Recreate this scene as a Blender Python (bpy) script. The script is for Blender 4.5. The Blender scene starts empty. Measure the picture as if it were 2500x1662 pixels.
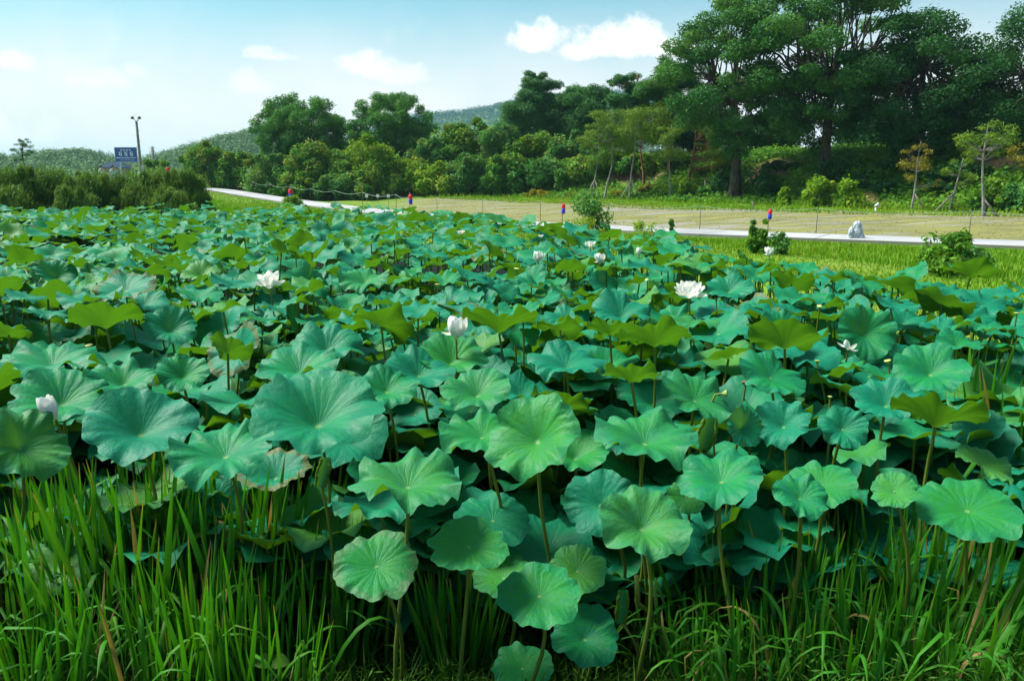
import bpy, math, random
import numpy as np
from mathutils import Vector, Matrix, Quaternion

SC = bpy.context.scene
COL = SC.collection
PI = math.pi

# ------------------------------------------------------------------ camera, sky, sun, exposure
CAM_Z = 2.15
FPX = 1925.0                      # focal length in photo pixels (photo 2500 x 1662)
HORIZON = 440.0
PITCH = math.atan((831.0 - HORIZON) / FPX)
cam_data = bpy.data.cameras.new("camera")
cam_data.sensor_fit = 'HORIZONTAL'
cam_data.angle = 2 * math.atan(1250.0 / FPX)
cam_data.clip_start = 0.05
cam_data.clip_end = 9000
cam = bpy.data.objects.new("camera", cam_data)
cam.location = (0, 0, CAM_Z)
cam.rotation_euler = (PI / 2 - PITCH, 0, 0)
COL.objects.link(cam)
SC.camera = cam

SUN_EL, SUN_AZ = math.radians(54), math.radians(-72)       # azimuth clockwise from +Y
EXPOSURE = 1.76
SKY_STRENGTH = 0.085
world = bpy.data.worlds.new("World")
SC.world = world
world.use_nodes = True
sun_data = bpy.data.lights.new("sun", 'SUN')
sun_data.energy = 2.8
sun_data.angle = math.radians(22)
sun_data.color = (1.0, 0.95, 0.86)
sun = bpy.data.objects.new("sun", sun_data)
_sd = Vector((math.sin(SUN_AZ) * math.cos(SUN_EL), math.cos(SUN_AZ) * math.cos(SUN_EL), math.sin(SUN_EL)))
sun.rotation_euler = (-_sd).to_track_quat('-Z', 'Y').to_euler()
COL.objects.link(sun)
vs = SC.view_settings
vs.view_transform = 'Standard'
vs.look = 'None'
vs.exposure = EXPOSURE
vs.gamma = 1.0
SC.render.engine = 'CYCLES'
SC.cycles.max_bounces = 6
SC.cycles.diffuse_bounces = 3
SC.cycles.glossy_bounces = 2
SC.cycles.transmission_bounces = 4
SC.cycles.transparent_max_bounces = 6
SC.cycles.volume_bounces = 0
SC.cycles.use_denoising = True
SC.cycles.sample_clamp_indirect = 6


class NT:
    """small node-tree helper"""
    def __init__(s, tree):
        s.t = tree
        s.t.nodes.clear()

    def n(s, kind, **kw):
        nd = s.t.nodes.new(kind)
        for k, v in kw.items():
            if k.startswith('i_'):
                key = k[2:]
                key = int(key) if key.isdigit() else key.replace('_', ' ')
                s.set(nd.inputs[key], v)
            else:
                setattr(nd, k, v)
        return nd

    def set(s, sock, v):
        if isinstance(v, bpy.types.NodeSocket):
            s.t.links.new(v, sock)
        elif isinstance(v, bpy.types.Node):
            s.t.links.new(v.outputs[0], sock)
        else:
            if sock.type == 'RGBA' and hasattr(v, '__len__') and len(v) == 3:
                v = (*v, 1)
            sock.default_value = v

    def m(s, op, a, b=0.0, c=0.0):
        nd = s.t.nodes.new('ShaderNodeMath')
        nd.operation = op
        s.set(nd.inputs[0], a)
        s.set(nd.inputs[1], b)
        s.set(nd.inputs[2], c)
        return nd.outputs[0]

    def ramp(s, x, lo, hi, a=0.0, b=1.0):
        nd = s.t.nodes.new('ShaderNodeMapRange')
        nd.interpolation_type = 'SMOOTHSTEP'
        s.set(nd.inputs[0], x)
        nd.inputs[1].default_value = lo
        nd.inputs[2].default_value = hi
        nd.inputs[3].default_value = a
        nd.inputs[4].default_value = b
        return nd.outputs[0]

    def mix(s, f, a, b, blend='MIX'):
        nd = s.t.nodes.new('ShaderNodeMix')
        nd.data_type = 'RGBA'
        nd.blend_type = blend
        s.set(nd.inputs[0], f)
        s.set(nd.inputs[6], a)
        s.set(nd.inputs[7], b)
        return nd.outputs[2]

    def noise(s, vec, scale, detail=4, rough=0.55, out=0):
        nd = s.t.nodes.new('ShaderNodeTexNoise')
        if vec is not None:
            s.set(nd.inputs['Vector'], vec)
        nd.inputs['Scale'].default_value = scale
        nd.inputs['Detail'].default_value = detail
        nd.inputs['Roughness'].default_value = rough
        return nd.outputs[out]


def build_world():
    N = NT(world.node_tree)
    sky = N.n('ShaderNodeTexSky', sky_type='NISHITA', sun_disc=False, sun_elevation=SUN_EL, sun_rotation=SUN_AZ,
              altitude=50, air_density=1.0, dust_density=2.5, ozone_density=1.5)
    tc = N.n('ShaderNodeTexCoord').outputs['Generated']
    sep = N.n('ShaderNodeSeparateXYZ', i_0=tc)
    x, y, z = sep.outputs
    az = N.m('ARCTAN2', x, y)
    el = N.m('ARCSINE', z)
    fb = N.noise(tc, 30, 9, 0.62)
    fb2 = N.noise(tc, 7.0, 4, 0.55)
    # thin bright haze that thickens towards the horizon all round
    veil = N.m('ADD', 0.10, N.m('MULTIPLY', N.ramp(el, 0.24, 0.08), 0.87))
    veil = N.m('MULTIPLY', veil, N.ramp(fb2, 0.25, 0.75, 0.75, 1.0))
    cover = None

    def cloud(px, py, wpx, hpx, dens=1.0):
        nonlocal cover
        a0 = math.atan((px - 1250) / FPX)
        e0 = math.atan((HORIZON - py) / FPX * math.cos(a0))
        wa, we = wpx / FPX / 2, hpx / FPX / 2
        da = N.m('DIVIDE', N.m('SUBTRACT', az, a0), wa)
        de = N.m('DIVIDE', N.m('SUBTRACT', el, e0), we)
        de = N.m('MULTIPLY', de, N.ramp(de, -0.25, 0.05, 2.2, 1.0))       # flat bottoms
        q = N.m('ADD', N.m('MULTIPLY', da, da), N.m('MULTIPLY', de, de))
        v = N.m('SUBTRACT', N.m('ADD', 0.72, N.m('MULTIPLY', N.m('SUBTRACT', fb, 0.5), 5.5)), q)
        v = N.m('MULTIPLY', N.ramp(v, -0.55, 0.85), dens)
        cover = v if cover is None else N.m('MAXIMUM', cover, v)
    for c in ((1298, 130, 190, 95, 1.0), (1420, 145, 190, 80, 1.0), (1530, 135, 250, 120, 1.0), (1620, 150, 130, 60, .9), (105, 180, 120, 55, .8), (700, 158, 110, 45, .75),
              (915, 188, 140, 80, .8), (1000, 205, 150, 60, .6), (270, 215, 190, 70, .6), (375, 195, 60, 40, .5),
              (640, 225, 120, 70, .55), (20, 330, 220, 150, .8), (-420, 190, 260, 110, .8), (-900, 150, 300, 120, .8), (2900, 170, 320, 120, .8), (3300, 90, 260, 100, .8)):
        cloud(*c)
    wisps = N.m('MULTIPLY', N.ramp(N.noise(tc, 4.5, 5, 0.6), 0.56, 0.75), N.ramp(el, 0.03, 0.12))
    wisps = N.m('MULTIPLY', N.m('MULTIPLY', wisps, N.ramp(el, 0.24, 0.12)), 0.75)
    cover = N.m('MAXIMUM', cover, wisps)
    skyc = N.mix(1.0, sky.outputs[0], (0.185, 0.555, 0.535), 'MULTIPLY')
    c1 = N.mix(veil, skyc, (3.95, 3.75, 3.75))
    c2 = N.mix(cover, c1, (4.3, 4.2, 4.2))
    bg = N.n('ShaderNodeBackground', i_0=c2, i_1=SKY_STRENGTH)
    out = N.n('ShaderNodeOutputWorld')
    N.set(out.inputs[0], bg)


build_world()

# ------------------------------------------------------------------ pixel -> place helpers
_F = np.array((0, math.cos(PITCH), -math.sin(PITCH)))
_U = np.array((0, math.sin(PITCH), math.cos(PITCH)))
_R = np.array((1.0, 0, 0))
CAM = np.array((0, 0, CAM_Z))


def ray(px, py):
    return _F + _R * (px - 1250) / FPX - _U * (py - 831) / FPX


def at_z(px, py, z):
    d = ray(px, py)
    return CAM + d * ((z - CAM_Z) / d[2])


def at_y(px, py, Y):
    d = ray(px, py)
    return CAM + d * (Y / d[1])


def proj(p):
    v = np.asarray(p, float) - CAM
    k = v @ _F
    return 1250 + FPX * (v @ _R) / k, 831 - FPX * (v @ _U) / k, k


def sstep(a, b, x):
    t = np.clip((np.asarray(x, float) - a) / (b - a), 0, 1)
    return t * t * (3 - 2 * t)


# ------------------------------------------------------------------ mesh helpers
class MB:
    def __init__(s):
        s.v, s.q, s.t, s.qm, s.tm, s.a, s.n = [], [], [], [], [], [], 0

    def add(s, V, quads=None, tris=None, mi=0, tint=0.5):
        V = np.asarray(V, float).reshape(-1, 3)
        s.v.append(V)
        a = np.empty((len(V), 3))
        tt = np.asarray(tint, float)
        if tt.ndim == 0:
            a[:] = tt
        elif tt.ndim == 1:
            a[:] = tt[:, None]
        else:
            a[:] = tt
        s.a.append(a)
        if quads is not None and len(quads):
            q = np.asarray(quads, int) + s.n
            s.q.append(q)
            s.qm.append(np.full(len(q), mi))
        if tris is not None and len(tris):
            t = np.asarray(tris, int) + s.n
            s.t.append(t)
            s.tm.append(np.full(len(t), mi))
        s.n += len(V)

    def mesh(s, name, mats, smooth=True, attr='tint'):
        V = np.concatenate(s.v)
        A = np.concatenate(s.a)
        Q = np.concatenate(s.q) if s.q else np.zeros((0, 4), int)
        T = np.concatenate(s.t) if s.t else np.zeros((0, 3), int)
        QM = np.concatenate(s.qm) if s.q else np.zeros(0, int)
        TM = np.concatenate(s.tm) if s.t else np.zeros(0, int)
        me = bpy.data.meshes.new(name)
        me.vertices.add(len(V))
        me.vertices.foreach_set('co', V.astype(np.float32).ravel())
        nl = Q.size + T.size
        me.loops.add(nl)
        me.loops.foreach_set('vertex_index', np.concatenate([Q.ravel(), T.ravel()]).astype(np.int32))
        me.polygons.add(len(Q) + len(T))
        st = np.concatenate([np.arange(len(Q)) * 4, len(Q) * 4 + np.arange(len(T)) * 3])
        me.polygons.foreach_set('loop_start', st.astype(np.int32))
        me.polygons.foreach_set('material_index', np.concatenate([QM, TM]).astype(np.int32))
        me.polygons.foreach_set('use_smooth', np.full(len(Q) + len(T), smooth))
        at = me.attributes.new(attr, 'FLOAT_VECTOR', 'POINT')
        at.data.foreach_set('vector', A.astype(np.float32).ravel())
        for m in (mats if isinstance(mats, (list, tuple)) else [mats]):
            me.materials.append(m)
        me.update(calc_edges=True)
        return me

    def obj(s, name, mats, parent=None, smooth=True, loc=None, **props):
        o = bpy.data.objects.new(name, s.mesh(name, mats, smooth))
        COL.objects.link(o)
        if parent is not None:
            o.parent = parent
        if loc is not None:
            o.location = loc
        for k, v in props.items():
            o[k] = v
        return o


def mesh_obj(name, me, parent=None, loc=None):
    o = bpy.data.objects.new(name, me)
    COL.objects.link(o)
    o.parent = parent
    if loc is not None:
        o.location = loc
    return o


def thing(name, label, cat, loc=(0, 0, 0), group=None):
    o = bpy.data.objects.new(name, None)
    COL.objects.link(o)
    o.location = loc
    o.empty_display_size = 0.1
    tag(o, label, cat, group)
    return o


def tag(o, label, cat, group=None):
    o['label'] = label
    o['category'] = cat
    if group:
        o['group'] = group
    return o


def kind(o, k, label=None):
    o['kind'] = k
    if label:
        o['label'] = label
    return o


def tube(pts, rad, n=8, cap=True):
    """tube along pts; returns V, quads, tris"""
    P = np.asarray(pts, float)
    k = len(P)
    rad = np.broadcast_to(np.asarray(rad, float), (k,))
    T = np.gradient(P, axis=0)
    T /= np.linalg.norm(T, axis=1)[:, None] + 1e-12
    ref = np.array((0, 1.0, 0)) if abs(T[0][1]) < 0.8 else np.array((1.0, 0, 0))
    A = np.cross(T, ref)
    A /= np.linalg.norm(A, axis=1)[:, None] + 1e-12
    B = np.cross(T, A)
    th = np.arange(n) * 2 * PI / n
    V = P[:, None] + rad[:, None, None] * (np.cos(th)[None, :, None] * A[:, None] + np.sin(th)[None, :, None] * B[:, None])
    V = V.reshape(-1, 3)
    i = np.arange(k - 1)[:, None] * n
    j = np.arange(n)[None, :]
    j2 = (j + 1) % n
    Q = np.stack([i + j, i + j2, i + n + j2, i + n + j], -1).reshape(-1, 4)
    tris = []
    if cap:
        V = np.vstack([V, P[0], P[-1]])
        c0, c1 = k * n, k * n + 1
        jj = np.arange(n)
        tris = np.vstack([np.stack([np.full(n, c0), (jj + 1) % n, jj], -1),
                          np.stack([np.full(n, c1), (k - 1) * n + jj, (k - 1) * n + (jj + 1) % n], -1)])
    return V, Q, tris


def lathe(prof, n=16, cap=True):
    """profile [(r,z)..] about z"""
    prof = np.asarray(prof, float)
    k = len(prof)
    th = np.arange(n) * 2 * PI / n
    V = np.stack([prof[:, 0, None] * np.cos(th), prof[:, 0, None] * np.sin(th), np.broadcast_to(prof[:, 1, None], (k, n))], -1).reshape(-1, 3)
    i = np.arange(k - 1)[:, None] * n
    j = np.arange(n)[None, :]
    j2 = (j + 1) % n
    Q = np.stack([i + j, i + j2, i + n + j2, i + n + j], -1).reshape(-1, 4)
    jj = np.arange(n)
    V = np.vstack([V, (0, 0, prof[0, 1]), (0, 0, prof[-1, 1])])
    T = np.vstack([np.stack([np.full(n, k * n), (jj + 1) % n, jj], -1),
                   np.stack([np.full(n, k * n + 1), (k - 1) * n + jj, (k - 1) * n + (jj + 1) % n], -1)]) if cap else []
    return V, Q, T


def box(c, s):
    c, s = np.asarray(c, float), np.asarray(s, float) / 2
    V = c + s * np.array([(x, y, z) for z in (-1, 1) for y in (-1, 1) for x in (-1, 1)], float)
    Q = [(0, 2, 3, 1), (4, 5, 7, 6), (0, 1, 5, 4), (2, 6, 7, 3), (0, 4, 6, 2), (1, 3, 7, 5)]
    return V, Q


def curve(p0, p1, bend, n=6, rng=None):
    """points from p0 to p1 with a sideways bend vector"""
    p0, p1, b = (np.asarray(x, float) for x in (p0, p1, bend))
    t = np.linspace(0, 1, n)[:, None]
    return p0 + (p1 - p0) * t + b * np.sin(PI * t)


def basis(n, spin=0.0):
    """3x3 whose z axis is n"""
    n = np.asarray(n, float)
    n = n / np.linalg.norm(n)
    ref = np.array((0, 1.0, 0)) if abs(n[1]) < 0.9 else np.array((1.0, 0, 0))
    a = np.cross(ref, n)
    a /= np.linalg.norm(a)
    b = np.cross(n, a)
    c, s = math.cos(spin), math.sin(spin)
    return np.stack([a * c + b * s, -a * s + b * c, n], 1)


# ------------------------------------------------------------------ materials
def new_mat(name):
    m = bpy.data.materials.new(name)
    m.use_nodes = True
    return m, NT(m.node_tree)


def finish(N, sh, disp=None):
    out = N.n('ShaderNodeOutputMaterial')
    N.set(out.inputs[0], sh)


def bump(N, h, strength=0.3, dist=0.02):
    b = N.n('ShaderNodeBump')
    b.inputs['Strength'].default_value = strength
    b.inputs['Distance'].default_value = dist
    N.set(b.inputs['Height'], h)
    return b.outputs[0]


def pbr(N, col, rough=0.6, spec=0.4, normal=None, metallic=0.0):
    p = N.n('ShaderNodeBsdfPrincipled')
    N.set(p.inputs['Base Color'], col)
    N.set(p.inputs['Roughness'], rough)
    N.set(p.inputs['Specular IOR Level'], spec)
    N.set(p.inputs['Metallic'], metallic)
    if normal is not None:
        N.set(p.inputs['Normal'], normal)
    return p.outputs[0]


def simple(name, col, rough=0.6, var=0.15, scale=6, spec=0.4, metallic=0.0, bumps=0.0):
    m, N = new_mat(name)
    tc = N.n('ShaderNodeTexCoord').outputs['Object']
    ns = N.noise(tc, scale, 5)
    c = N.mix(N.ramp(ns, 0.3, 0.7), tuple(x * (1 - var) for x in col), tuple(min(1, x * (1 + var)) for x in col))
    nr = bump(N, N.noise(tc, scale * 4, 4), bumps, 0.02) if bumps else None
    finish(N, pbr(N, c, rough, spec, nr, metallic))
    return m


def leafmat(name, dark, light, trans=0.3, rough=0.6, spec=0.12, warm=None, tr_gain=1.25):
    """foliage: tint attribute (x: leaf to leaf and painted light by height, y: warm leaves)"""
    m, N = new_mat(name)
    at = N.n('ShaderNodeAttribute', attribute_name='tint')
    sep = N.n('ShaderNodeSeparateXYZ', i_0=at.outputs['Vector'])
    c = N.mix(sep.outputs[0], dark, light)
    if warm is not None:
        c = N.mix(N.ramp(sep.outputs[0], 0.86, 1.0), c, warm)
    p = pbr(N, c, rough, spec)
    tr = N.n('ShaderNodeBsdfTranslucent')
    N.set(tr.inputs[0], N.mix(1.0, c, (1.3 * tr_gain, 1.15 * tr_gain, 0.6 * tr_gain), 'MULTIPLY'))
    mx = N.n('ShaderNodeMixShader', i_0=trans)
    N.set(mx.inputs[1], p)
    N.set(mx.inputs[2], tr)
    finish(N, mx)
    return m


def lotus_leaf_material(young=False):
    m, N = new_mat('young_lotus_blade' if young else 'lotus_leaf_blade')
    at = N.n('ShaderNodeAttribute', attribute_name='tint')      # x, y flat leaf coordinates, z random per leaf
    co = at.outputs['Vector']
    sep = N.n('ShaderNodeSeparateXYZ', i_0=co)
    x, y, rnd = sep.outputs
    r = N.m('SQRT', N.m('ADD', N.m('MULTIPLY', x, x), N.m('MULTIPLY', y, y)))
    ang0 = N.m('ARCTAN2', y, x)
    wig = N.noise(co, 3.5, 2, 0.5)
    ang = N.m('ADD', ang0, N.m('MULTIPLY', N.m('SUBTRACT', wig, 0.5), 0.30))

    def veins(n, width, shift=0.0):
        u = N.m('FRACT', N.m('ADD', N.m('MULTIPLY', ang, n / (2 * PI)), shift))
        d = N.m('SUBTRACT', 0.5, N.m('ABSOLUTE', N.m('SUBTRACT', u, 0.5)))
        arc = N.m('MULTIPLY', N.m('MULTIPLY', d, 2 * PI / n), r)
        return N.ramp(arc, width, width * 0.25)
    v1 = N.m('MULTIPLY', veins(21, 0.017, 0.5), N.ramp(r, 0.96, 0.35))
    v2 = N.m('MULTIPLY', N.m('MULTIPLY', veins(42, 0.012, 0.25), N.ramp(r, 0.98, 0.6)), N.ramp(r, 0.35, 0.5))
    vein = N.m('MAXIMUM', v1, N.m('MULTIPLY', v2, 0.6))
    hub = N.ramp(r, 0.055, 0.035)
    oi = N.n('ShaderNodeObjectInfo').outputs['Random']
    rr = N.m('FRACT', N.m('ADD', rnd, oi))
    off = N.n('ShaderNodeCombineXYZ', i_0=N.m('MULTIPLY', rr, 37.0), i_1=N.m('MULTIPLY', rr, 11.0))
    vadd = N.n('ShaderNodeVectorMath', operation='ADD', i_0=co, i_1=off.outputs[0])
    n1 = N.noise(vadd, 2.2, 4, 0.6)
    n2 = N.noise(vadd, 9.0, 4, 0.6)
    n3 = N.noise(vadd, 38.0, 3, 0.6)
    top = N.mix(N.ramp(rr, 0.15, 0.85), *(((0.016, 0.225, 0.034), (0.040, 0.250, 0.026)) if young else ((0.001, 0.200, 0.104), (0.010, 0.235, 0.052))))
    top = N.mix(N.m('MULTIPLY', N.ramp(n1, 0.35, 0.7), 0.25 if young else 0.6), top, (0.001, 0.130, 0.090))
    top = N.mix(N.m('MULTIPLY', N.ramp(n2, 0.52, 0.75), 0.35), top, (0.055, 0.19, 0.035))
    top = N.mix(N.m('MULTIPLY', N.ramp(rr, 0.84, 0.96), 0.75), top, (0.085, 0.23, 0.015))
    n4 = N.noise(vadd, 5.0, 6, 0.7)
    old = N.m('MULTIPLY', N.ramp(rr, 0.05, 0.03), N.ramp(N.m('ADD', r, N.m('MULTIPLY', n4, 0.8)), 1.15, 1.30))
    top = N.mix(old, top, (0.17, 0.12, 0.03))
    top = N.mix(N.m('MULTIPLY', N.ramp(n4, 0.48, 0.68), 0.40), top, (0.024, 0.235, 0.128))
    rim = N.m('MULTIPLY', N.ramp(r, 0.93, 1.02), N.ramp(n2, 0.45, 0.7))
    top = N.mix(N.m('MULTIPLY', rim, 0.5), top, (0.14, 0.17, 0.03))
    top = N.mix(N.m('MULTIPLY', vein, N.ramp(r, 0.15, 0.7, 0.22, 0.03)), top, (0.05, 0.25, 0.07))
    top = N.mix(N.m('MULTIPLY', N.ramp(n3, 0.70, 0.76), 0.5), top, (0.10, 0.20, 0.05))
    top = N.mix(hub, top, (0.16, 0.32, 0.10))
    top = N.mix(N.m('MULTIPLY', N.ramp(r, 0.55, 1.0), 0.30), top, (0.020, 0.215, 0.135))  # bluish sky sheen of the outer blade, put into the colour
    und = N.mix(N.ramp(n1, 0.3, 0.7), (0.060, 0.145, 0.010), (0.095, 0.175, 0.016))
    und = N.mix(N.m('MULTIPLY', vein, 0.45), und, (0.20, 0.24, 0.06))
    geo = N.n('ShaderNodeNewGeometry')
    back = geo.outputs['Backfacing']
    col = N.mix(back, top, und)
    rib = N.m('MULTIPLY', N.m('SINE', N.m('ADD', N.m('MULTIPLY', ang, 21.0), N.m('MULTIPLY', n1, 16.0))), N.ramp(r, 0.30, 0.95))
    h = N.m('ADD', N.m('ADD', N.m('MULTIPLY', vein, -0.10), N.m('MULTIPLY', n2, 0.35)), N.m('MULTIPLY', rib, 0.16))
    nr = bump(N, h, 0.5, 0.014)
    rough = N.m('ADD', 0.44, N.m('MULTIPLY', n2, 0.18))
    p = N.n('ShaderNodeBsdfPrincipled')
    N.set(p.inputs['Base Color'], col)
    N.set(p.inputs['Roughness'], rough)
    N.set(p.inputs['Specular IOR Level'], 0.22)
    N.set(p.inputs['Normal'], nr)
    N.set(p.inputs['Sheen Weight'], 0.0)
    N.set(p.inputs['Sheen Roughness'], 0.5)
    N.set(p.inputs['Sheen Tint'], (0.55, 0.85, 0.95, 1))
    tr = N.n('ShaderNodeBsdfTranslucent')
    N.set(tr.inputs[0], (0.095, 0.26, 0.006, 1))
    mx = N.n('ShaderNodeMixShader', i_0=0.30)
    N.set(mx.inputs[1], p.outputs[0])
    N.set(mx.inputs[2], tr)
    finish(N, mx)
    return m


def ground_material():
    m, N = new_mat('ground')
    at = N.n('ShaderNodeAttribute', attribute_name='tint')      # x dry straw, y bare earth, z pond mud
    sep = N.n('ShaderNodeSeparateXYZ', i_0=at.outputs['Vector'])
    dry, bare, mud = sep.outputs
    pos = N.n('ShaderNodeNewGeometry').outputs['Position']
    n1 = N.noise(pos, 0.35, 5)
    n2 = N.noise(pos, 2.2, 6)
    n3 = N.noise(pos, 14, 5)
    grass = N.mix(N.ramp(n2, 0.3, 0.7), (0.065, 0.155, 0.010), (0.140, 0.225, 0.016))
    grass = N.mix(N.m('MULTIPLY', N.ramp(n1, 0.5, 0.7), 0.5), grass, (0.17, 0.18, 0.04))
    # straw rows lie along the slope, parallel to the path
    mp = N.n('ShaderNodeMapping')
    mp.inputs['Rotation'].default_value = (0, 0, math.radians(33))
    mp.inputs['Scale'].default_value = (0.35, 3.4, 1)
    N.set(mp.inputs[0], pos)
    st = N.noise(mp, 1.6, 6, 0.65)
    straw = N.mix(N.ramp(st, 0.32, 0.68), (0.115, 0.11, 0.06), (0.235, 0.22, 0.06))
    straw = N.mix(N.m('MULTIPLY', N.ramp(N.noise(mp, 0.7, 4), 0.52, 0.66), 0.75), straw, (0.24, 0.22, 0.25))
    straw = N.mix(N.m('MULTIPLY', N.ramp(n3, 0.5, 0.75), 0.45), straw, (0.18, 0.22, 0.04))
    earth = N.mix(N.ramp(n2, 0.3, 0.7), (0.16, 0.085, 0.05), (0.28, 0.17, 0.10))
    mudc = N.mix(N.ramp(n2, 0.35, 0.7), (0.012, 0.013, 0.008), (0.035, 0.028, 0.018))
    c = N.mix(dry, grass, straw)
    c = N.mix(bare, c, earth)
    c = N.mix(mud, c, mudc)
    finish(N, pbr(N, c, 0.9, 0.15, bump(N, N.m('ADD', N.m('MULTIPLY', st, dry), n3), 0.6, 0.06)))
    return m


def concrete_material():
    m, N = new_mat('path_concrete')
    pos = N.n('ShaderNodeNewGeometry').outputs['Position']
    n1 = N.noise(pos, 0.7, 5)
    n2 = N.noise(pos, 9, 5)
    c = N.mix(N.ramp(n1, 0.3, 0.7), (0.27, 0.26, 0.28), (0.38, 0.365, 0.385))
    c = N.mix(N.m('MULTIPLY', N.ramp(n2, 0.55, 0.75), 0.35), c, (0.21, 0.20, 0.18))
    at = N.n('ShaderNodeAttribute', attribute_name='tint')
    sep = N.n('ShaderNodeSeparateXYZ', i_0=at.outputs['Vector'])
    fr = N.m('FRACT', N.m('DIVIDE', sep.outputs[0], 3.0))
    c = N.mix(N.m('MULTIPLY', N.ramp(N.m('ABSOLUTE', N.m('SUBTRACT', fr, 0.5)), 0.012, 0.006), 0.7), c, (0.10, 0.095, 0.09))
    edge = N.m('ABSOLUTE', sep.outputs[1])
    c = N.mix(N.m('MULTIPLY', N.ramp(N.m('ADD', edge, N.m('MULTIPLY', n1, 0.5)), 1.05, 1.32), 0.75), c, (0.17, 0.15, 0.09))
    finish(N, pbr(N, c, 0.85, 0.2, bump(N, n2, 0.2, 0.01)))
    return m


def iris_material():
    m, N = new_mat('iris_blade')
    at = N.n('ShaderNodeAttribute', attribute_name='tint')      # x along the blade, y across, z dry tip
    sep = N.n('ShaderNodeSeparateXYZ', i_0=at.outputs['Vector'])
    v, u, dryv = sep.outputs
    oi = N.n('ShaderNodeObjectInfo').outputs['Random']
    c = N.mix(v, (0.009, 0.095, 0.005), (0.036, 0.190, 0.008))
    c = N.mix(N.ramp(oi, 0.55, 1.0, 0, 0.55), c, (0.062, 0.190, 0.007))
    c = N.mix(N.ramp(oi, 0.0, 0.25, 0.5, 0.0), c, (0.022, 0.160, 0.026))
    stripe = N.m('SINE', N.m('MULTIPLY', u, 46.0))
    c = N.mix(N.ramp(stripe, 0.4, 1.0, 0, 0.16), c, (0.13, 0.22, 0.03))
    ns = N.noise(N.n('ShaderNodeNewGeometry').outputs['Position'], 30, 3)
    dry = N.m('MULTIPLY', N.ramp(N.m('ADD', v, N.m('MULTIPLY', ns, 0.12)), 0.96, 1.06), N.ramp(oi, 0.5, 0.6))
    dry = N.m('MAXIMUM', dry, N.m('MULTIPLY', N.ramp(oi, 0.952, 0.962), N.ramp(v, 0.15, 0.6, 0.5, 0.95)))
    dry = N.m('MAXIMUM', dry, dryv)
    c = N.mix(dry, c, (0.25, 0.17, 0.06))
    p = pbr(N, c, 0.55, 0.18, bump(N, stripe, 0.12, 0.002))
    tr = N.n('ShaderNodeBsdfTranslucent')
    N.set(tr.inputs[0], N.mix(1.0, c, (2.2, 1.9, 0.6), 'MULTIPLY'))
    mx = N.n('ShaderNodeMixShader', i_0=0.28)
    N.set(mx.inputs[1], p)
    N.set(mx.inputs[2], tr)
    finish(N, mx)
    return m


def petal_material():
    m, N = new_mat('lotus_petal')
    at = N.n('ShaderNodeAttribute', attribute_name='tint')
    sep = N.n('ShaderNodeSeparateXYZ', i_0=at.outputs['Vector'])
    c = N.mix(N.ramp(sep.outputs[0], 0.0, 0.35), (0.80, 0.80, 0.42), (0.84, 0.82, 0.80))
    p = pbr(N, c, 0.55, 0.3)
    tr = N.n('ShaderNodeBsdfTranslucent')
    N.set(tr.inputs[0], (0.86, 0.83, 0.72, 1))
    mx = N.n('ShaderNodeMixShader', i_0=0.35)
    N.set(mx.inputs[1], p)
    N.set(mx.inputs[2], tr)
    finish(N, mx)
    return m


def water_material():
    m, N = new_mat('pond_water')
    pos = N.n('ShaderNodeNewGeometry').outputs['Position']
    c = N.mix(N.ramp(N.noise(pos, 3, 4), 0.35, 0.7), (0.010, 0.012, 0.007), (0.022, 0.022, 0.012))
    finish(N, pbr(N, c, 0.55, 0.08, bump(N, N.noise(pos, 6, 3), 0.12, 0.02)))
    return m


def bark_material(name, dark, light, scale=9):
    m, N = new_mat(name)
    tc = N.n('ShaderNodeTexCoord').outputs['Object']
    mp = N.n('ShaderNodeMapping')
    mp.inputs['Scale'].default_value = (1, 1, 0.3)
    N.set(mp.inputs[0], tc)
    ns = N.noise(mp, scale, 6, 0.65)
    finish(N, pbr(N, N.mix(N.ramp(ns, 0.35, 0.65), dark, light), 0.9, 0.15, bump(N, ns, 0.8, 0.04)))
    return m


M = {}
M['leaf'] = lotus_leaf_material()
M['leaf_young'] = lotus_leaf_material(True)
M['stem'] = leafmat('lotus_stem', (0.040, 0.075, 0.010), (0.135, 0.175, 0.016), 0.0, 0.5, 0.3, warm=(0.30, 0.16, 0.02))
M['ground'] = ground_material()
M['path'] = concrete_material()
M['iris'] = iris_material()
M['petal'] = petal_material()
M['water'] = water_material()
M['pod'] = simple('lotus_pod', (0.24, 0.30, 0.06), 0.6, 0.2, 30)
M['pod_dry'] = simple('lotus_pod_dry', (0.16, 0.07, 0.035), 0.8, 0.3, 30)
M['pod_face'] = simple('lotus_pod_face', (0.36, 0.40, 0.10), 0.6, 0.15, 30)
M['stamen'] = simple('lotus_stamen', (0.62, 0.40, 0.05), 0.7, 0.3, 60)
M['seed'] = simple('lotus_seed', (0.04, 0.07, 0.02), 0.6, 0.2, 30)
M['bark'] = bark_material('bark_dark', (0.030, 0.024, 0.020), (0.085, 0.070, 0.058))
M['bark_grey'] = bark_material('bark_grey', (0.16, 0.145, 0.14), (0.34, 0.31, 0.30), 14)
M['bark_red'] = bark_material('bark_red_pine', (0.10, 0.045, 0.025), (0.24, 0.115, 0.065), 12)
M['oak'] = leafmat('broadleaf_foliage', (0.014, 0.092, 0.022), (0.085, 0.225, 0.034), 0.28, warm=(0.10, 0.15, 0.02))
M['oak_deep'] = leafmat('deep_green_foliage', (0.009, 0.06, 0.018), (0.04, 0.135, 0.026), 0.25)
M['zelkova'] = leafmat('feathery_foliage', (0.02, 0.12, 0.028), (0.095, 0.25, 0.034), 0.3)
M['pine'] = leafmat('pine_needles', (0.016, 0.098, 0.03), (0.07, 0.2, 0.036), 0.15)
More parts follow.
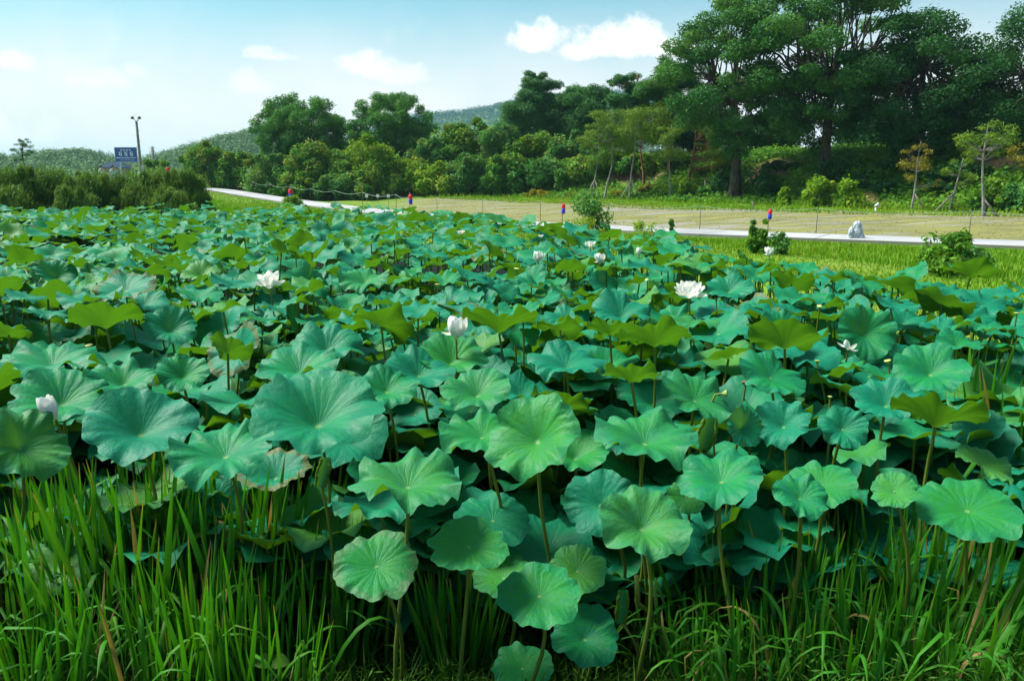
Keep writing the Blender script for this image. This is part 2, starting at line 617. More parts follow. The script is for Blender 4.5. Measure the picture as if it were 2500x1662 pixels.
M['pine_young'] = leafmat('young_pine_needles', (0.06, 0.14, 0.012), (0.165, 0.265, 0.02), 0.2)
M['pine_rust'] = leafmat('rusty_pine_needles', (0.11, 0.115, 0.01), (0.27, 0.23, 0.02), 0.2)
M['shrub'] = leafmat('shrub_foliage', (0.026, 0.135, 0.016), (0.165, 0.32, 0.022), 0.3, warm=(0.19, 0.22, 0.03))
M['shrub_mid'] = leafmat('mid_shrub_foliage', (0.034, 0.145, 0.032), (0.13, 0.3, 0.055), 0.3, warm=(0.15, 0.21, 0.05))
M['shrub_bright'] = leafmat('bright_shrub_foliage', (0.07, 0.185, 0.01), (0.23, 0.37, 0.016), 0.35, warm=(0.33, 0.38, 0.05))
M['yellow'] = leafmat('yellow_shrub_foliage', (0.115, 0.135, 0.008), (0.32, 0.27, 0.015), 0.35)
M['willow'] = leafmat('willow_foliage', (0.050, 0.140, 0.020), (0.130, 0.220, 0.034), 0.25)
M['grass'] = leafmat('bank_grass', (0.060, 0.185, 0.004), (0.180, 0.310, 0.012), 0.3, warm=(0.26, 0.26, 0.05))
M['grass_dry'] = leafmat('dry_grass', (0.11, 0.125, 0.018), (0.27, 0.25, 0.05), 0.25)
M['weeds'] = leafmat('pond_weeds', (0.018, 0.075, 0.008), (0.075, 0.165, 0.014), 0.3)
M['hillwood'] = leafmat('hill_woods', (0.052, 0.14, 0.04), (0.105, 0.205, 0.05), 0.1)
M['farwood'] = leafmat('far_woods', (0.014, 0.1, 0.085), (0.034, 0.13, 0.098), 0.1)  # blue of the distant air is put into the leaf colour
M['hill'] = simple('hill_ground', (0.070, 0.150, 0.045), 0.95, 0.35, 0.03, 0.1)
M['pole'] = simple('pole_concrete', (0.22, 0.20, 0.20), 0.85, 0.2, 3)
M['steel'] = simple('galvanised_steel', (0.42, 0.46, 0.48), 0.45, 0.12, 8, 0.5, 0.4)
M['dark_steel'] = simple('dark_steel', (0.045, 0.05, 0.05), 0.5, 0.2, 8)
M['wood'] = bark_material('support_wood', (0.20, 0.16, 0.13), (0.36, 0.31, 0.27), 12)
M['blue_sign'] = simple('blue_sign_paint', (0.010, 0.075, 0.30), 0.4, 0.08, 2, 0.5)
M['white'] = simple('white_paint', (0.80, 0.80, 0.80), 0.5, 0.05, 4)
M['red'] = simple('lantern_red', (0.62, 0.015, 0.03), 0.6, 0.1, 10)
M['blue'] = simple('lantern_blue', (0.012, 0.035, 0.50), 0.6, 0.1, 10)
M['rope'] = simple('pale_rope', (0.24, 0.30, 0.24), 0.9, 0.15, 20)
M['stone'] = simple('white_stone', (0.40, 0.44, 0.46), 0.7, 0.45, 7, 0.3, 0, 1.0)
M['skin'] = simple('skin', (0.45, 0.26, 0.18), 0.6, 0.08, 8)
M['hair'] = simple('black_hair', (0.012, 0.010, 0.010), 0.5, 0.2, 20)
M['shirt_white'] = simple('pale_shirt', (0.55, 0.54, 0.58), 0.85, 0.1, 14)
M['shirt_blue'] = simple('sky_blue_shirt', (0.36, 0.58, 0.70), 0.85, 0.1, 14)
M['trousers'] = simple('dark_trousers', (0.05, 0.055, 0.08), 0.85, 0.15, 14)
M['roof'] = simple('dark_roof_tile', (0.030, 0.050, 0.085), 0.95, 0.2, 6, 0.05)
M['wall_tan'] = simple('tan_wall', (0.55, 0.33, 0.20), 0.85, 0.1, 3)

# ------------------------------------------------------------------ terrain
CANOPY = 1.15
pond_px = [(-160, 523), (0, 522), (300, 519), (500, 521), (700, 521), (850, 520), (1000, 521), (1150, 527), (1300, 549), (1420, 570), (1540, 573), (1660, 586),
           (1800, 615), (1960, 664), (2120, 683), (2300, 702), (2420, 720)]
POND = [(-60.0, 2.5), (-60.0, 23.0)] + [tuple(at_z(x, y, CANOPY)[:2]) for x, y in pond_px] + [(6.2, 6.3), (7.6, 5.0), (8.6, 3.4), (8.6, 2.5)]
POND = np.array(POND)
PATH = np.array([(80, -40, .65), (30, 6.5, .65), (20.5, 13.4, .65), (12.2, 18.9, .65), (5.4, 23.2, .65), (0, 28, .65), (-4.7, 35.5, .65), (-7.3, 40, .66), (-13.6, 51, .78),
                 (-18.6, 57, 1.12), (-22.8, 60.5, 1.55), (-31, 63.5, 1.7), (-45, 66, 1.75), (-90, 72, 1.8)])
FOOT = np.array([(60, -20), (40, 0), (28, 15), (18.9, 29), (11.8, 40), (6.2, 50), (-1, 55.5), (-8, 56.5), (-13.2, 59), (-17.5, 63), (-21.5, 67), (-32, 84), (-60, 130)], float)


def seg_dist(P, poly, closed):
    """distance to a polyline, the index and parameter of the nearest segment, and the signed side"""
    P = np.atleast_2d(P)
    A = poly[:, :2]
    B = np.roll(A, -1, 0) if closed else A[1:]
    A = A if closed else A[:-1]
    best = np.full(len(P), 1e9)
    bi = np.zeros(len(P), int)
    bt = np.zeros(len(P))
    side = np.zeros(len(P))
    for i, (a, b) in enumerate(zip(A, B)):
        d = b - a
        t = np.clip(((P - a) @ d) / (d @ d), 0, 1)
        q = P - (a + t[:, None] * d)
        dist = np.hypot(q[:, 0], q[:, 1])
        cr = d[0] * q[:, 1] - d[1] * q[:, 0]
        m = dist < best
        best[m], bi[m], bt[m], side[m] = dist[m], i, t[m], np.sign(cr[m])
    return best, bi, bt, side


def inside(P, poly):
    P = np.atleast_2d(P)
    x, y = P[:, 0], P[:, 1]
    c = np.zeros(len(P), bool)
    A, B = poly, np.roll(poly, -1, 0)
    for (x0, y0), (x1, y1) in zip(A, B):
        k = ((y0 > y) != (y1 > y)) & (x < (x1 - x0) * (y - y0) / ((y1 - y0) if y1 != y0 else 1e-9) + x0)
        c ^= k
    return c


def ground_z(X, Y, full=False):
    P = np.stack([np.asarray(X, float).ravel(), np.asarray(Y, float).ravel()], 1)
    X, Y = P[:, 0], P[:, 1]
    d, _, _, _ = seg_dist(P, POND, True)
    ins = inside(P, POND)
    out = np.where(ins, -d, d)
    h = 0.65 * sstep(0.0, 1.4, out)
    near = sstep(4.0, 2.6, Y)
    h = h * (1 - near) + near * (0.62 * sstep(3.3, 1.0, Y))
    z = np.where(ins, -0.12 * sstep(0, 0.6, -out) * (1 - near) + near * h, h)
    z = z + np.where(ins, 0, 0.9 * sstep(32, 62, Y) * sstep(-17, -24, X))
    dp, ip, tp, sp = seg_dist(P, PATH, False)
    t = dp * -sp                      # positive beyond the path
    z = z + np.where(ins, 0, 0.30 * sstep(1.2, 8, t) * sstep(-12, -4, X))
    df, jf, tf, sf = seg_dist(P, FOOT, False)
    f = df * -sf
    bh = 0.9 + 1.75 * sstep(-2, 8, X)
    z = z + bh * sstep(0, 7.0, f) * (1 - 0.75 * sstep(60, 160, Y))
    zp = PATH[ip, 2] * (1 - tp) + PATH[np.minimum(ip + 1, len(PATH) - 1), 2] * tp
    w = sstep(3.2, 1.35, dp)
    z = np.where(ins, z, z * (1 - w) + (zp - 0.05) * w)  # shade under the canopy put into the tint, lower stem darker
    rough = 0.05 * np.sin(X * 1.3 + np.sin(Y * .9)) * np.sin(Y * 1.1 + .7 * X) * (1 - w)
    z = z + np.where(ins, 0, rough)
    if full:
        return z, out, t, f, ins, dp
    return z


def gz(x, y):
    return float(ground_z([x], [y])[0])


def build_ground():
    u = np.linspace(-1, 1, 340)
    v = np.linspace(0, 1, 380)
    xs = 34 * u + 3000 * u ** 9
    ys = -8 + 82 * v + 4500 * v ** 11
    X, Y = np.meshgrid(xs, ys)
    z, out, t, f, ins, dp = ground_z(X, Y, True)
    V = np.stack([X.ravel(), Y.ravel(), z], 1)
    nx, ny = len(xs), len(ys)
    i = np.arange(ny - 1)[:, None] * nx
    j = np.arange(nx - 1)[None, :]
    Q = np.stack([i + j, i + j + 1, i + nx + j + 1, i + nx + j], -1).reshape(-1, 4)
    rng = np.random.default_rng(3)
    Xr, Yr = X.ravel(), Y.ravel()
    dry = sstep(1.0, 2.2, t) * sstep(12.5, 9.5, t) * sstep(-10, -4, Xr) * sstep(1.0, -0.5, f)
    wob = np.sin(Xr * .9 + 1.3 * np.sin(Yr * .6)) + np.sin(Yr * .7 + 2)
    bare = sstep(0.4, 1.5, f) * sstep(7.0, 4.5, f) * sstep(0.9, 1.6, wob) * sstep(2, 6, Xr)
    mud = np.where(ins | (Yr < 4.0), 1.0, sstep(0.5, 0.0, out))
    mb = MB()
    mb.add(V, Q, tint=np.stack([dry, bare, mud], 1))
    o = mb.obj('ground', M['ground'])
    kind(o, 'structure', 'grassy banks, straw covered slope and pond mud')
    # pond water
    Vw = np.concatenate([np.column_stack([POND, np.full(len(POND), -0.03)])])
    me = bpy.data.meshes.new('pond_water')
    me.from_pydata([tuple(p) for p in Vw], [], [tuple(range(len(Vw)))][::-1])
    me.materials.append(M['water'])
    w = bpy.data.objects.new('pond_water', me)
    COL.objects.link(w)
    kind(w, 'structure', 'dark still water under the lotus leaves')
    # concrete path, a slab with its own thickness
    P = []
    for a, b in zip(PATH[:-1], PATH[1:]):
        for s in np.linspace(0, 1, 9)[:-1]:
            P.append(a + (b - a) * s)
    P = np.array(P + [PATH[-1]])
    k = np.ones(7) / 7                # soften the corners
    Ps = P.copy()
    for c in range(3):
        Ps[3:-3, c] = np.convolve(P[:, c], k, 'valid')
    T = np.gradient(Ps[:, :2], axis=0)
    T /= np.linalg.norm(T, axis=1)[:, None]
    Nn = np.stack([-T[:, 1], T[:, 0]], 1)
    wd = 1.05
    L, R = Ps[:, :2] + Nn * wd, Ps[:, :2] - Nn * wd
    zt = Ps[:, 2] + 0.03
    V = np.concatenate([np.column_stack([L, zt]), np.column_stack([R, zt]), np.column_stack([L, zt - .18]), np.column_stack([R, zt - .18])])
    n = len(Ps)
    a = np.arange(n - 1)
    Q = np.concatenate([np.stack([a, a + 1, n + a + 1, n + a], 1)[:, ::-1], np.stack([a, a + 1, 2 * n + a + 1, 2 * n + a], 1), np.stack([n + a, n + a + 1, 3 * n + a + 1, 3 * n + a], 1)[:, ::-1]])
    ln = np.concatenate([[0], np.cumsum(np.linalg.norm(np.diff(Ps[:, :2], axis=0), axis=1))])
    one = np.ones(n)
    tt = np.concatenate([np.column_stack([ln, sg * one, 0 * one]) for sg in (1, -1, 1, -1)])
    mb = MB()
    mb.add(V, Q, tint=tt)
    o = mb.obj('path', M['path'], smooth=False)
    kind(o, 'structure', 'pale concrete footpath curving round the pond')


build_ground()

# ------------------------------------------------------------------ foliage
def unit(rng, n):
    v = rng.normal(size=(n, 3))
    return v / np.linalg.norm(v, axis=1)[:, None]


def leaf_cloud(mb, rng, C, R, cnt, size, aspect=0.5, shell=0.5, up=0.3, axis=None, axis_w=0.0, out_w=0.6, tints=None, spread=0.35, mi=0, top_light=0.0):
    """rhombic leaves spread through ellipsoidal clumps C (k,3), radii R (k,3)"""
    C, R = np.asarray(C, float), np.asarray(R, float)
    k = len(C)
    cnt = np.broadcast_to(np.asarray(cnt, int), (k,))
    idx = np.repeat(np.arange(k), cnt)
    n = len(idx)
    d = unit(rng, n)
    rad = shell + (1 - shell) * rng.random(n) ** 0.6
    rad *= 1 + 0.18 * rng.normal(size=n) * (rng.random(n) < .3)
    p = C[idx] + d * rad[:, None] * R[idx]
    nm = d * out_w + unit(rng, n) * 0.7 + np.array((0, 0, up))
    nm /= np.linalg.norm(nm, axis=1)[:, None]
    a = unit(rng, n)
    if axis is not None:
        ax = np.asarray(axis, float)
        if ax.ndim == 1:
            a = a * (1 - axis_w) + ax * axis_w
        else:
            a = a * (1 - axis_w) + ax[idx] * axis_w
    else:
        a = a * (1 - axis_w) + d * axis_w
    a = a - nm * np.sum(a * nm, 1)[:, None]
    a /= np.linalg.norm(a, axis=1)[:, None] + 1e-9
    b = np.cross(nm, a)
    L = size * (0.65 + 0.7 * rng.random(n))
    W = L * aspect
    V = np.empty((n, 4, 3))
    V[:, 0] = p - a * (L / 2)[:, None]
    V[:, 1] = p + b * (W / 2)[:, None] + nm * (W * .12)[:, None]
    V[:, 2] = p + a * (L / 2)[:, None]
    V[:, 3] = p - b * (W / 2)[:, None] + nm * (W * .12)[:, None]
    tt = (np.asarray(tints)[idx] if tints is not None else 0.45) + spread * (rng.random(n) - 0.5) * 2
    tt = np.clip(tt, 0, 1)
    Q = np.arange(n * 4).reshape(n, 4)
    mb.add(V.reshape(-1, 3), Q, tint=np.repeat(tt, 4), mi=mi)


def spread_points(rng, k, fn, mind):
    pts = []
    tries = 0
    while len(pts) < k and tries < k * 60:
        tries += 1
        p = fn()
        if p is None:
            continue
        if all(np.linalg.norm(p - q) > mind for q in pts):
            pts.append(p)
    return np.array(pts)


def broadleaf_tree(name, label, cat, x, y, top, crown_w, crown_lo, trunk_r, mat, bark, seed, clumps=60, per=480, leaf=0.17, fork=None, lean=(0, 0), group=None,
                   clump_r=(0.7, 1.15), flat=0.75, aspect=0.55, axis=None, axis_w=0.0, limbs=7, crown_off=(0, 0), shape=1.0):
    """a tree with trunk, limbs and one crown; top, crown_lo and fork are heights above sea level of the scene"""
    rng = np.random.default_rng(seed)
    z0 = gz(x, y) - 0.15
    base = np.array((x, y, z0))
    t = thing(name, label, cat, base, group)
    H = top - z0
    fz = (fork if fork is not None else crown_lo + 0.3 * (top - crown_lo)) - z0
    lo = crown_lo - z0
    ctr = np.array((crown_off[0], crown_off[1], (lo + H) / 2))
    rx = crown_w / 2
    rz = (H - lo) / 2

    def fn():
        d = unit(rng, 1)[0]
        r = 0.45 + 0.55 * rng.random() ** 0.5
        p = d * r
        w = 1.0 if p[2] > -0.2 else max(0.35, 1 - (abs(p[2]) - 0.2) * 0.9 * shape)
        q = ctr + np.array((p[0] * rx * w * 0.86, p[1] * rx * w * 0.8, p[2] * rz * 0.88))
        return q
    C = spread_points(rng, clumps, fn, crown_w / (clumps ** (1 / 3)) * 0.33)
    k = len(C)
    cr = rng.uniform(*clump_r, size=k)
    R = np.stack([cr, cr, cr * flat], 1)
    # trunk
    tp = np.array((lean[0], lean[1], fz))
    pts = curve((0, 0, 0), tp, rng.normal(size=3) * np.array((.12, .12, 0)) * trunk_r * 4, 9)
    ext = curve(tp, tp + np.array((lean[0] * .3 + rng.normal() * .3, rng.normal() * .3, (H - fz) * 0.6)), rng.normal(size=3) * .2, 7)[1:]
    allp = np.vstack([pts, ext])
    hh = np.linspace(0, 1, len(allp))
    rad = trunk_r * (1.0 - 0.85 * hh) * (1 + 0.55 * np.exp(-hh * 22))
    mb = MB()
    mb.add(*tube(allp, rad, 10))
    mb.obj('trunk', bark, t)
    # limbs: each runs to a group of clumps
    az = np.arctan2(C[:, 1] - tp[1], C[:, 0] - tp[0])
    order = np.argsort(az + rng.normal(size=k) * 0.1)
    for g in np.array_split(order, limbs):
        if not len(g):
            continue
        cen = C[g].mean(0)
        s = allp[int(len(pts) - 2 + rng.integers(0, 4))]
        m = MB()
        e = s + (cen - s) * 0.8
        lim = curve(s, e, np.array((0, 0, -0.12 * np.linalg.norm(e - s))), 7)
        m.add(*tube(lim, np.linspace(trunk_r * .48, trunk_r * .16, 7), 7))
        for ci in g:
            q = lim[rng.integers(2, 7)]
            tw = curve(q, C[ci] + np.array((0, 0, cr[ci] * .2)), np.array((0, 0, -.08)) + rng.normal(size=3) * .1, 5)
            m.add(*tube(tw, np.linspace(trunk_r * .17, trunk_r * .04, 5), 5, False))
        m.obj('limb', bark, t)
    tints = np.clip(0.42 + 0.13 * rng.normal(size=k) + 0.22 * (C[:, 2] - ctr[2]) / rz, 0, 1)  # higher clumps tinted lighter: top light put into the leaf colour
    m = MB()
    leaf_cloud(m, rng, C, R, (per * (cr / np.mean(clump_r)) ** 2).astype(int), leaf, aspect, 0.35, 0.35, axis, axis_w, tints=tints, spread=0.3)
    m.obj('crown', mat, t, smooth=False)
    return t


def pine_tree(name, label, x, y, top, layers, trunk_r, mat, bark, seed, path=None, per=330, needle=0.26, flat=0.5, group=None, cat='pine tree', density=1.0, props=None):
    """layers: [(dx, dz_from_top, radius)] flattened pads; path: trunk way points (dx, dz)"""
    rng = np.random.default_rng(seed)
    z0 = gz(x, y) - 0.1
    t = thing(name, label, cat, (x, y, z0), group)
    H = top - z0
    if path is None:
        path = [(0, 0), (rng.normal() * .15, H * .5), (rng.normal() * .1, H)]
    pp = np.array([(a, rng.normal() * .05, b) for a, b in path])
    s = np.linspace(0, 1, len(pp))
    ss = np.linspace(0, 1, 14)
    # smooth the way points
    tr = np.stack([np.interp(ss, s, pp[:, i]) for i in range(3)], 1)
    for _ in range(2):
        tr[1:-1] = (tr[:-2] + 2 * tr[1:-1] + tr[2:]) / 4
    m = MB()
    m.add(*tube(tr, trunk_r * (1 - .78 * ss) * (1 + .4 * np.exp(-ss * 20)), 9))
    m.obj('trunk', bark, t)
    C, R, T = [], [], []
    for (dx, dz, r) in layers:
        k = max(4, int(7 * r / 0.7 * density))
        zc = H - dz
        ti = int(np.argmin(np.abs(tr[:, 2] - zc)))
        b = MB()
        for i in range(k):
            a = rng.random() * 2 * PI
            q = r * (0.25 + .65 * math.sqrt(rng.random()))
            c = np.array((tr[ti, 0] + dx + q * math.cos(a), tr[ti, 1] + q * math.sin(a) * .9, zc + rng.normal() * .2 * r))
            C.append(c)
            cr = r * rng.uniform(.34, .55)
            R.append((cr, cr, cr * flat * rng.uniform(.8, 1.5)))
            T.append(np.clip(.5 + .16 * rng.normal(), 0, 1))
            b.add(*tube(curve(tr[max(ti - 1, 0)], c, np.array((0, 0, -.12 * r)), 5), np.linspace(trunk_r * .28, trunk_r * .06, 5), 5, False))
        b.obj('branch', bark, t)
    m = MB()
    R = np.array(R)
    leaf_cloud(m, rng, C, R, np.maximum(60, (per * (R[:, 0] / .45) ** 1.6)).astype(int), needle, 0.16, 0.15, 0.5, (0, 0, 1.0), 0.35, tints=T, spread=.32)
    m.obj('crown', mat, t, smooth=False)
    if props:
        for (ex, ey, hz) in props:
            top_p = np.array([np.interp(hz, tr[:, 2], tr[:, i]) for i in range(3)])
            gzz = gz(x + ex, y + ey) - z0 - .05
            b = MB()
            b.add(*tube([(ex, ey, gzz), tuple(top_p)], 0.033, 7))
            b.obj('support_pole', M['wood'], t)
    return t


def shrub(name, label, cat, x, y, w, h, mat, seed, clumps=9, per=330, leaf=0.16, aspect=0.5, group=None, up=0.3, axis=None, axis_w=0.0, depth=None, stems=4, lift=0.0, rough=0.3, z=None, tall=1.0):
    rng = np.random.default_rng(seed)
    z0 = (gz(x, y) if z is None else z) - 0.06
    t = thing(name, label, cat, (x, y, z0), group)
    dp = depth or w
    C = []
    for i in range(clumps):
        a = rng.random() * 2 * PI
        q = math.sqrt(rng.random())
        hz = rng.random()
        s = math.sqrt(max(0.08, 1 - (hz * .95) ** 2.2))
        C.append((q * s * w * .40 * math.cos(a), q * s * dp * .40 * math.sin(a), lift + h * (0.14 + 0.70 * hz)))
    C = np.array(C)
    cr = rng.uniform(.75, 1.25, clumps) * (w * h * dp / clumps) ** (1 / 3) * .62
    ns = clumps // 4
    cr[:ns] *= .5
    zr = np.minimum(cr * tall, h * .45) * .9
    cr = cr / math.sqrt(tall)
    C[:ns, :2] *= 1.25
    C[:ns, 2] = C[:ns, 2] * 1.15 + .05 * h
    R = np.stack([cr, cr * min(1, dp / w + .2), zr], 1)
    C[:, 2] = np.clip(C[:, 2], zr * .8, np.maximum(h - zr * .55, .15))
    st = MB()
    for i in range(stems):
        c = C[rng.integers(0, clumps)]
        st.add(*tube(curve((rng.normal() * .06 * w, rng.normal() * .06 * w, 0), c, rng.normal(size=3) * .04 * h, 5), np.linspace(.012 + .012 * h, .004 + .003 * h, 5), 5, False))
    st.obj('stem', M['bark'], t)
    tints = np.clip(.45 + rough * .6 * rng.normal(size=clumps) + .25 * (C[:, 2] / h - .5), .05, .95)  # lit top and shaded foot of the shrub painted into the tint
    m = MB()
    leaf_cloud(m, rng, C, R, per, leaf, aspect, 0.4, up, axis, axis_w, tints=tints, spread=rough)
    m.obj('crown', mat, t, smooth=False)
    return t


# ------------------------------------------------------------------ hills
def hill(name, label, prof, Y, depth, mat_w, ntree, tsize, seed, quads=26, wlabel=''):
    """prof: [(px, py)] skyline as seen from the camera, at distance Y"""
    rng = np.random.default_rng(seed)
    pr = np.array([at_y(px, py, Y)[[0, 2]] for px, py in prof])
    xs = np.linspace(pr[0, 0], pr[-1, 0], 110)
    zs = np.interp(xs, pr[:, 0], pr[:, 1])
    for _ in range(2):
        zs[1:-1] = (zs[:-2] + 2 * zs[1:-1] + zs[2:]) / 4
    zs = zs - tsize * 0.55
    ts = np.linspace(-1, 1, 30)

    def height(X, t):
        b = np.interp(X, xs, zs)
        prf = np.where(t < 0, np.cos(t * PI / 2) ** 1.3, np.cos(t * PI / 2))
        gully = 1 + 0.10 * np.sin(X / (depth * .16) + 2.1 * np.sin(t * 4)) * (1 - np.abs(t)) * np.abs(t) * 3
        return 1.2 + (b - 1.2) * np.maximum(prf, 0) * gully
    X, T = np.meshgrid(xs, ts)
    Z = height(X, T)
    V = np.stack([X.ravel(), (Y + T * depth).ravel(), Z.ravel() - 0.4], 1)
    nx, ny = len(xs), len(ts)
    i = np.arange(ny - 1)[:, None] * nx
    j = np.arange(nx - 1)[None, :]
    Q = np.stack([i + j, i + j + 1, i + nx + j + 1, i + nx + j], -1).reshape(-1, 4)
    mb = MB()
    mb.add(V, Q)
    o = mb.obj(name, M['hill'])
    kind(o, 'structure', label)
    tx = rng.uniform(xs[0], xs[-1], ntree)
    tt = np.where(rng.random(ntree) < .22, rng.normal(size=ntree) * .03, -np.abs(rng.random(ntree)) * 0.98)
    tz = height(tx, tt)
    s = tsize * rng.uniform(.45, 1.1, ntree)
    C = np.stack([tx, Y + tt * depth, tz + s * .35], 1)
    R = np.stack([s * .55, s * .55, s * .62], 1)
    m = MB()
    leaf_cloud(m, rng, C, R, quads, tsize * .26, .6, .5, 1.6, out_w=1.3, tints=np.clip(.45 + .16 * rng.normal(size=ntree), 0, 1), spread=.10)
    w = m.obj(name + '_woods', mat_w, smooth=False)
    kind(w, 'stuff', wlabel)


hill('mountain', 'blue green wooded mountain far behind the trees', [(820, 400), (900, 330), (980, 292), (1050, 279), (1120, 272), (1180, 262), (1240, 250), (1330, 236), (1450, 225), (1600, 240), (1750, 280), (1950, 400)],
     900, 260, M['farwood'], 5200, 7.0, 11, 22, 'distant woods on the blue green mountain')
hill('hill', 'wooded hill rising behind the hedge', [(385, 416), (430, 402), (480, 378), (530, 352), (580, 330), (620, 318), (680, 312), (800, 330), (920, 380), (1010, 415)],
     380, 120, M['hillwood'], 3600, 3.4, 12, 26, 'woods covering the hill behind the hedge')
hill('low_hill', 'low wooded hill behind the blue sign', [(-260, 415), (-120, 402), (0, 393), (60, 386), (120, 372), (170, 366), (215, 368), (260, 379), (330, 396), (385, 408), (440, 418)],
     300, 80, M['hillwood'], 2400, 3.0, 13, 26, 'woods covering the low hill behind the blue sign')


def far_field():
    """dim wood edge that closes the plain behind the pond on the left"""
    rng = np.random.default_rng(21)
    n = 500
    x = rng.uniform(-110, -10, n)
    y = 120 + rng.random(n) * 60
    s = rng.uniform(1.0, 2.4, n)
    z = ground_z(x, y)
    m = MB()
    leaf_cloud(m, rng, np.stack([x, y, z + s * .5], 1), np.stack([s, s, s * .7], 1), 70, .5, .5, .4, .4, tints=np.clip(.5 + .2 * rng.normal(size=n), 0, 1))
    kind(m.obj('far_thicket', M['hillwood'], smooth=False), 'stuff', 'far green thicket at the foot of the hills')


far_field()


# ------------------------------------------------------------------ trees
def PX(px, Y):
    return (px - 1250) / FPX * Y / math.cos(PITCH) * 1.0


def ZY(py, Y):
    """height of a point seen at row py, Y metres ahead"""
    return float(at_y(1250, py, Y)[2])


def XY(px, py, Y):
    return float(at_y(px, py, Y)[0])


# two feathery trees on the far side of the path
broadleaf_tree('feathery_tree', 'broad feathery dark green tree, shorter of two beside the footpath', 'tree', XY(735, 350, 66), 66, ZY(222, 66), 9.0, ZY(440, 66), .22, M['zelkova'], M['bark'], 31,
               clumps=120, per=330, leaf=.30, clump_r=(.4, .8), flat=.75, aspect=.20, axis_w=.65, shape=.3, limbs=8, fork=ZY(400, 66), crown_off=(-.1, 0), group='feathery trees behind the hedge')
broadleaf_tree('feathery_tree', 'taller feathery dark green tree in front of the distant mountain', 'tree', XY(955, 350, 65), 65, ZY(212, 65), 8.0, ZY(440, 65), .22, M['zelkova'], M['bark'], 32,
               clumps=120, per=330, leaf=.30, clump_r=(.4, .8), flat=.75, aspect=.20, axis_w=.65, shape=.3, limbs=8, fork=ZY(390, 65), group='feathery trees behind the hedge')
# big broadleaf trees on the bank
big = 'tall broadleaf trees on the bank'
broadleaf_tree('broadleaf_tree', 'tall broad tree with forked dark trunk, first on the bank beyond the young pines', 'tree', XY(1795, 440, 42.5), 42.5, ZY(-50, 42.5), 10.0, ZY(400, 42.5), .30, M['oak'], M['bark'], 41,
               clumps=98, per=520, leaf=.17, aspect=.42, shape=.5, crown_off=(.35, 0), fork=ZY(225, 42.5), lean=(-.35, 0), limbs=9, group=big, clump_r=(.42, .95), flat=.6)
broadleaf_tree('broadleaf_tree', 'tallest broad tree, dark trunk fanning into many limbs above the bright field strip', 'tree', XY(2010, 420, 39.5), 39.5, ZY(-150, 39.5), 10.2, ZY(405, 39.5), .30, M['oak'], M['bark'], 42,
               clumps=112, per=520, leaf=.17, aspect=.42, shape=.5, fork=ZY(200, 39.5), lean=(.1, 0), limbs=9, group=big, clump_r=(.42, .95), flat=.6)
broadleaf_tree('broadleaf_tree', 'dark broad tree behind the rusty young pine, open sky at its right shoulder', 'tree', XY(2225, 420, 37), 37, ZY(0, 37), 8.4, ZY(400, 37), .24, M['oak_deep'], M['bark'], 43,
               clumps=92, per=480, leaf=.16, aspect=.42, shape=.5, fork=ZY(190, 37), lean=(.1, 0), limbs=8, group=big, clump_r=(.5, .95), flat=.62)
broadleaf_tree('broadleaf_tree', 'dark wispy tree cut by the right edge of the picture', 'tree', XY(2530, 420, 33), 33, ZY(-60, 33), 7.0, ZY(395, 33), .26, M['oak_deep'], M['bark'], 44,
               clumps=80, per=420, leaf=.15, fork=ZY(200, 33), limbs=7, group=big, clump_r=(.55, .9), flat=.6, aspect=.35)
# smaller trees standing on the plateau behind them
for i, (px, Y, tp, w, lab) in enumerate((
        (1700, 56, 250, 5.0, 'small dark tree behind the leaning red pine'),
        (1890, 54, 250, 4.6, 'low dark tree seen between the two tallest trunks'),
        (2120, 52, 260, 4.8, 'low dark tree in the gap behind the rusty young pine'),
        (2330, 49, 170, 5.2, 'dark tree closing the gap before the right edge'),
        (2440, 46, 230, 4.4, 'dark tree behind the tall thin young pine'))):
    broadleaf_tree('background_tree', lab, 'tree', XY(px, 380, Y), Y, ZY(tp, Y), w, ZY(388, Y), .15, M['oak_deep'], M['bark'], 50 + i, clumps=46, per=320, leaf=.20,
                   limbs=5, group='smaller trees behind the bank', clump_r=(.6, 1.0))

# pines behind the thicket
old = 'old pines behind the thicket'
pine_tree('pine_tree', 'old pine with stepped layered crown beside the mountain', XY(1310, 300, 62), 62, ZY(180, 62),
          [(0, .2, .7), (.15, .75, 1.05), (-.1, 1.35, 1.3), (.35, 1.9, 1.6), (-.6, 2.6, 1.9), (.3, 3.3, 2.1), (-.9, 4.0, 2.0), (1.2, 4.4, 1.7), (-.2, 5.2, 2.2), (-1.0, 6.0, 2.0)], .2, M['pine'], M['bark'], 61, group=old, per=420)
pine_tree('pine_tree', 'flat topped pine right of the stepped old pine', XY(1432, 300, 61), 61, ZY(218, 61),
          [(0, .35, 1.5), (.9, .6, 1.3), (-.8, 1.0, 1.4), (.3, 1.6, 2.0), (-.5, 2.5, 1.8), (.7, 3.3, 1.9), (0, 4.3, 1.8)], .2, M['pine'], M['bark'], 62, group=old, per=420)
pine_tree('pine_tree', 'open pine with long reaching top branch left of the tall broad tree', XY(1545, 300, 55), 55, ZY(182, 55),
          [(-1.2, .3, .8), (.1, .7, 1.1), (.9, 1.1, 1.1), (-.6, 1.7, 1.2), (1.3, 2.0, 1.2), (.2, 2.6, 1.4), (-.7, 3.4, 1.2), (1.0, 3.6, 1.3)], .17, M['pine'], M['bark_red'], 63, group=old, per=330)
pine_tree('pine_tree', 'dense pine tucked against the tall broad tree', XY(1640, 300, 51), 51, ZY(150, 51),
          [(0, .4, 1.0), (.4, 1.1, 1.3), (-.6, 1.8, 1.4), (.6, 2.6, 1.5), (-.3, 3.4, 1.3)], .17, M['oak'], M['bark_red'], 64, group=old, per=380, flat=.6)
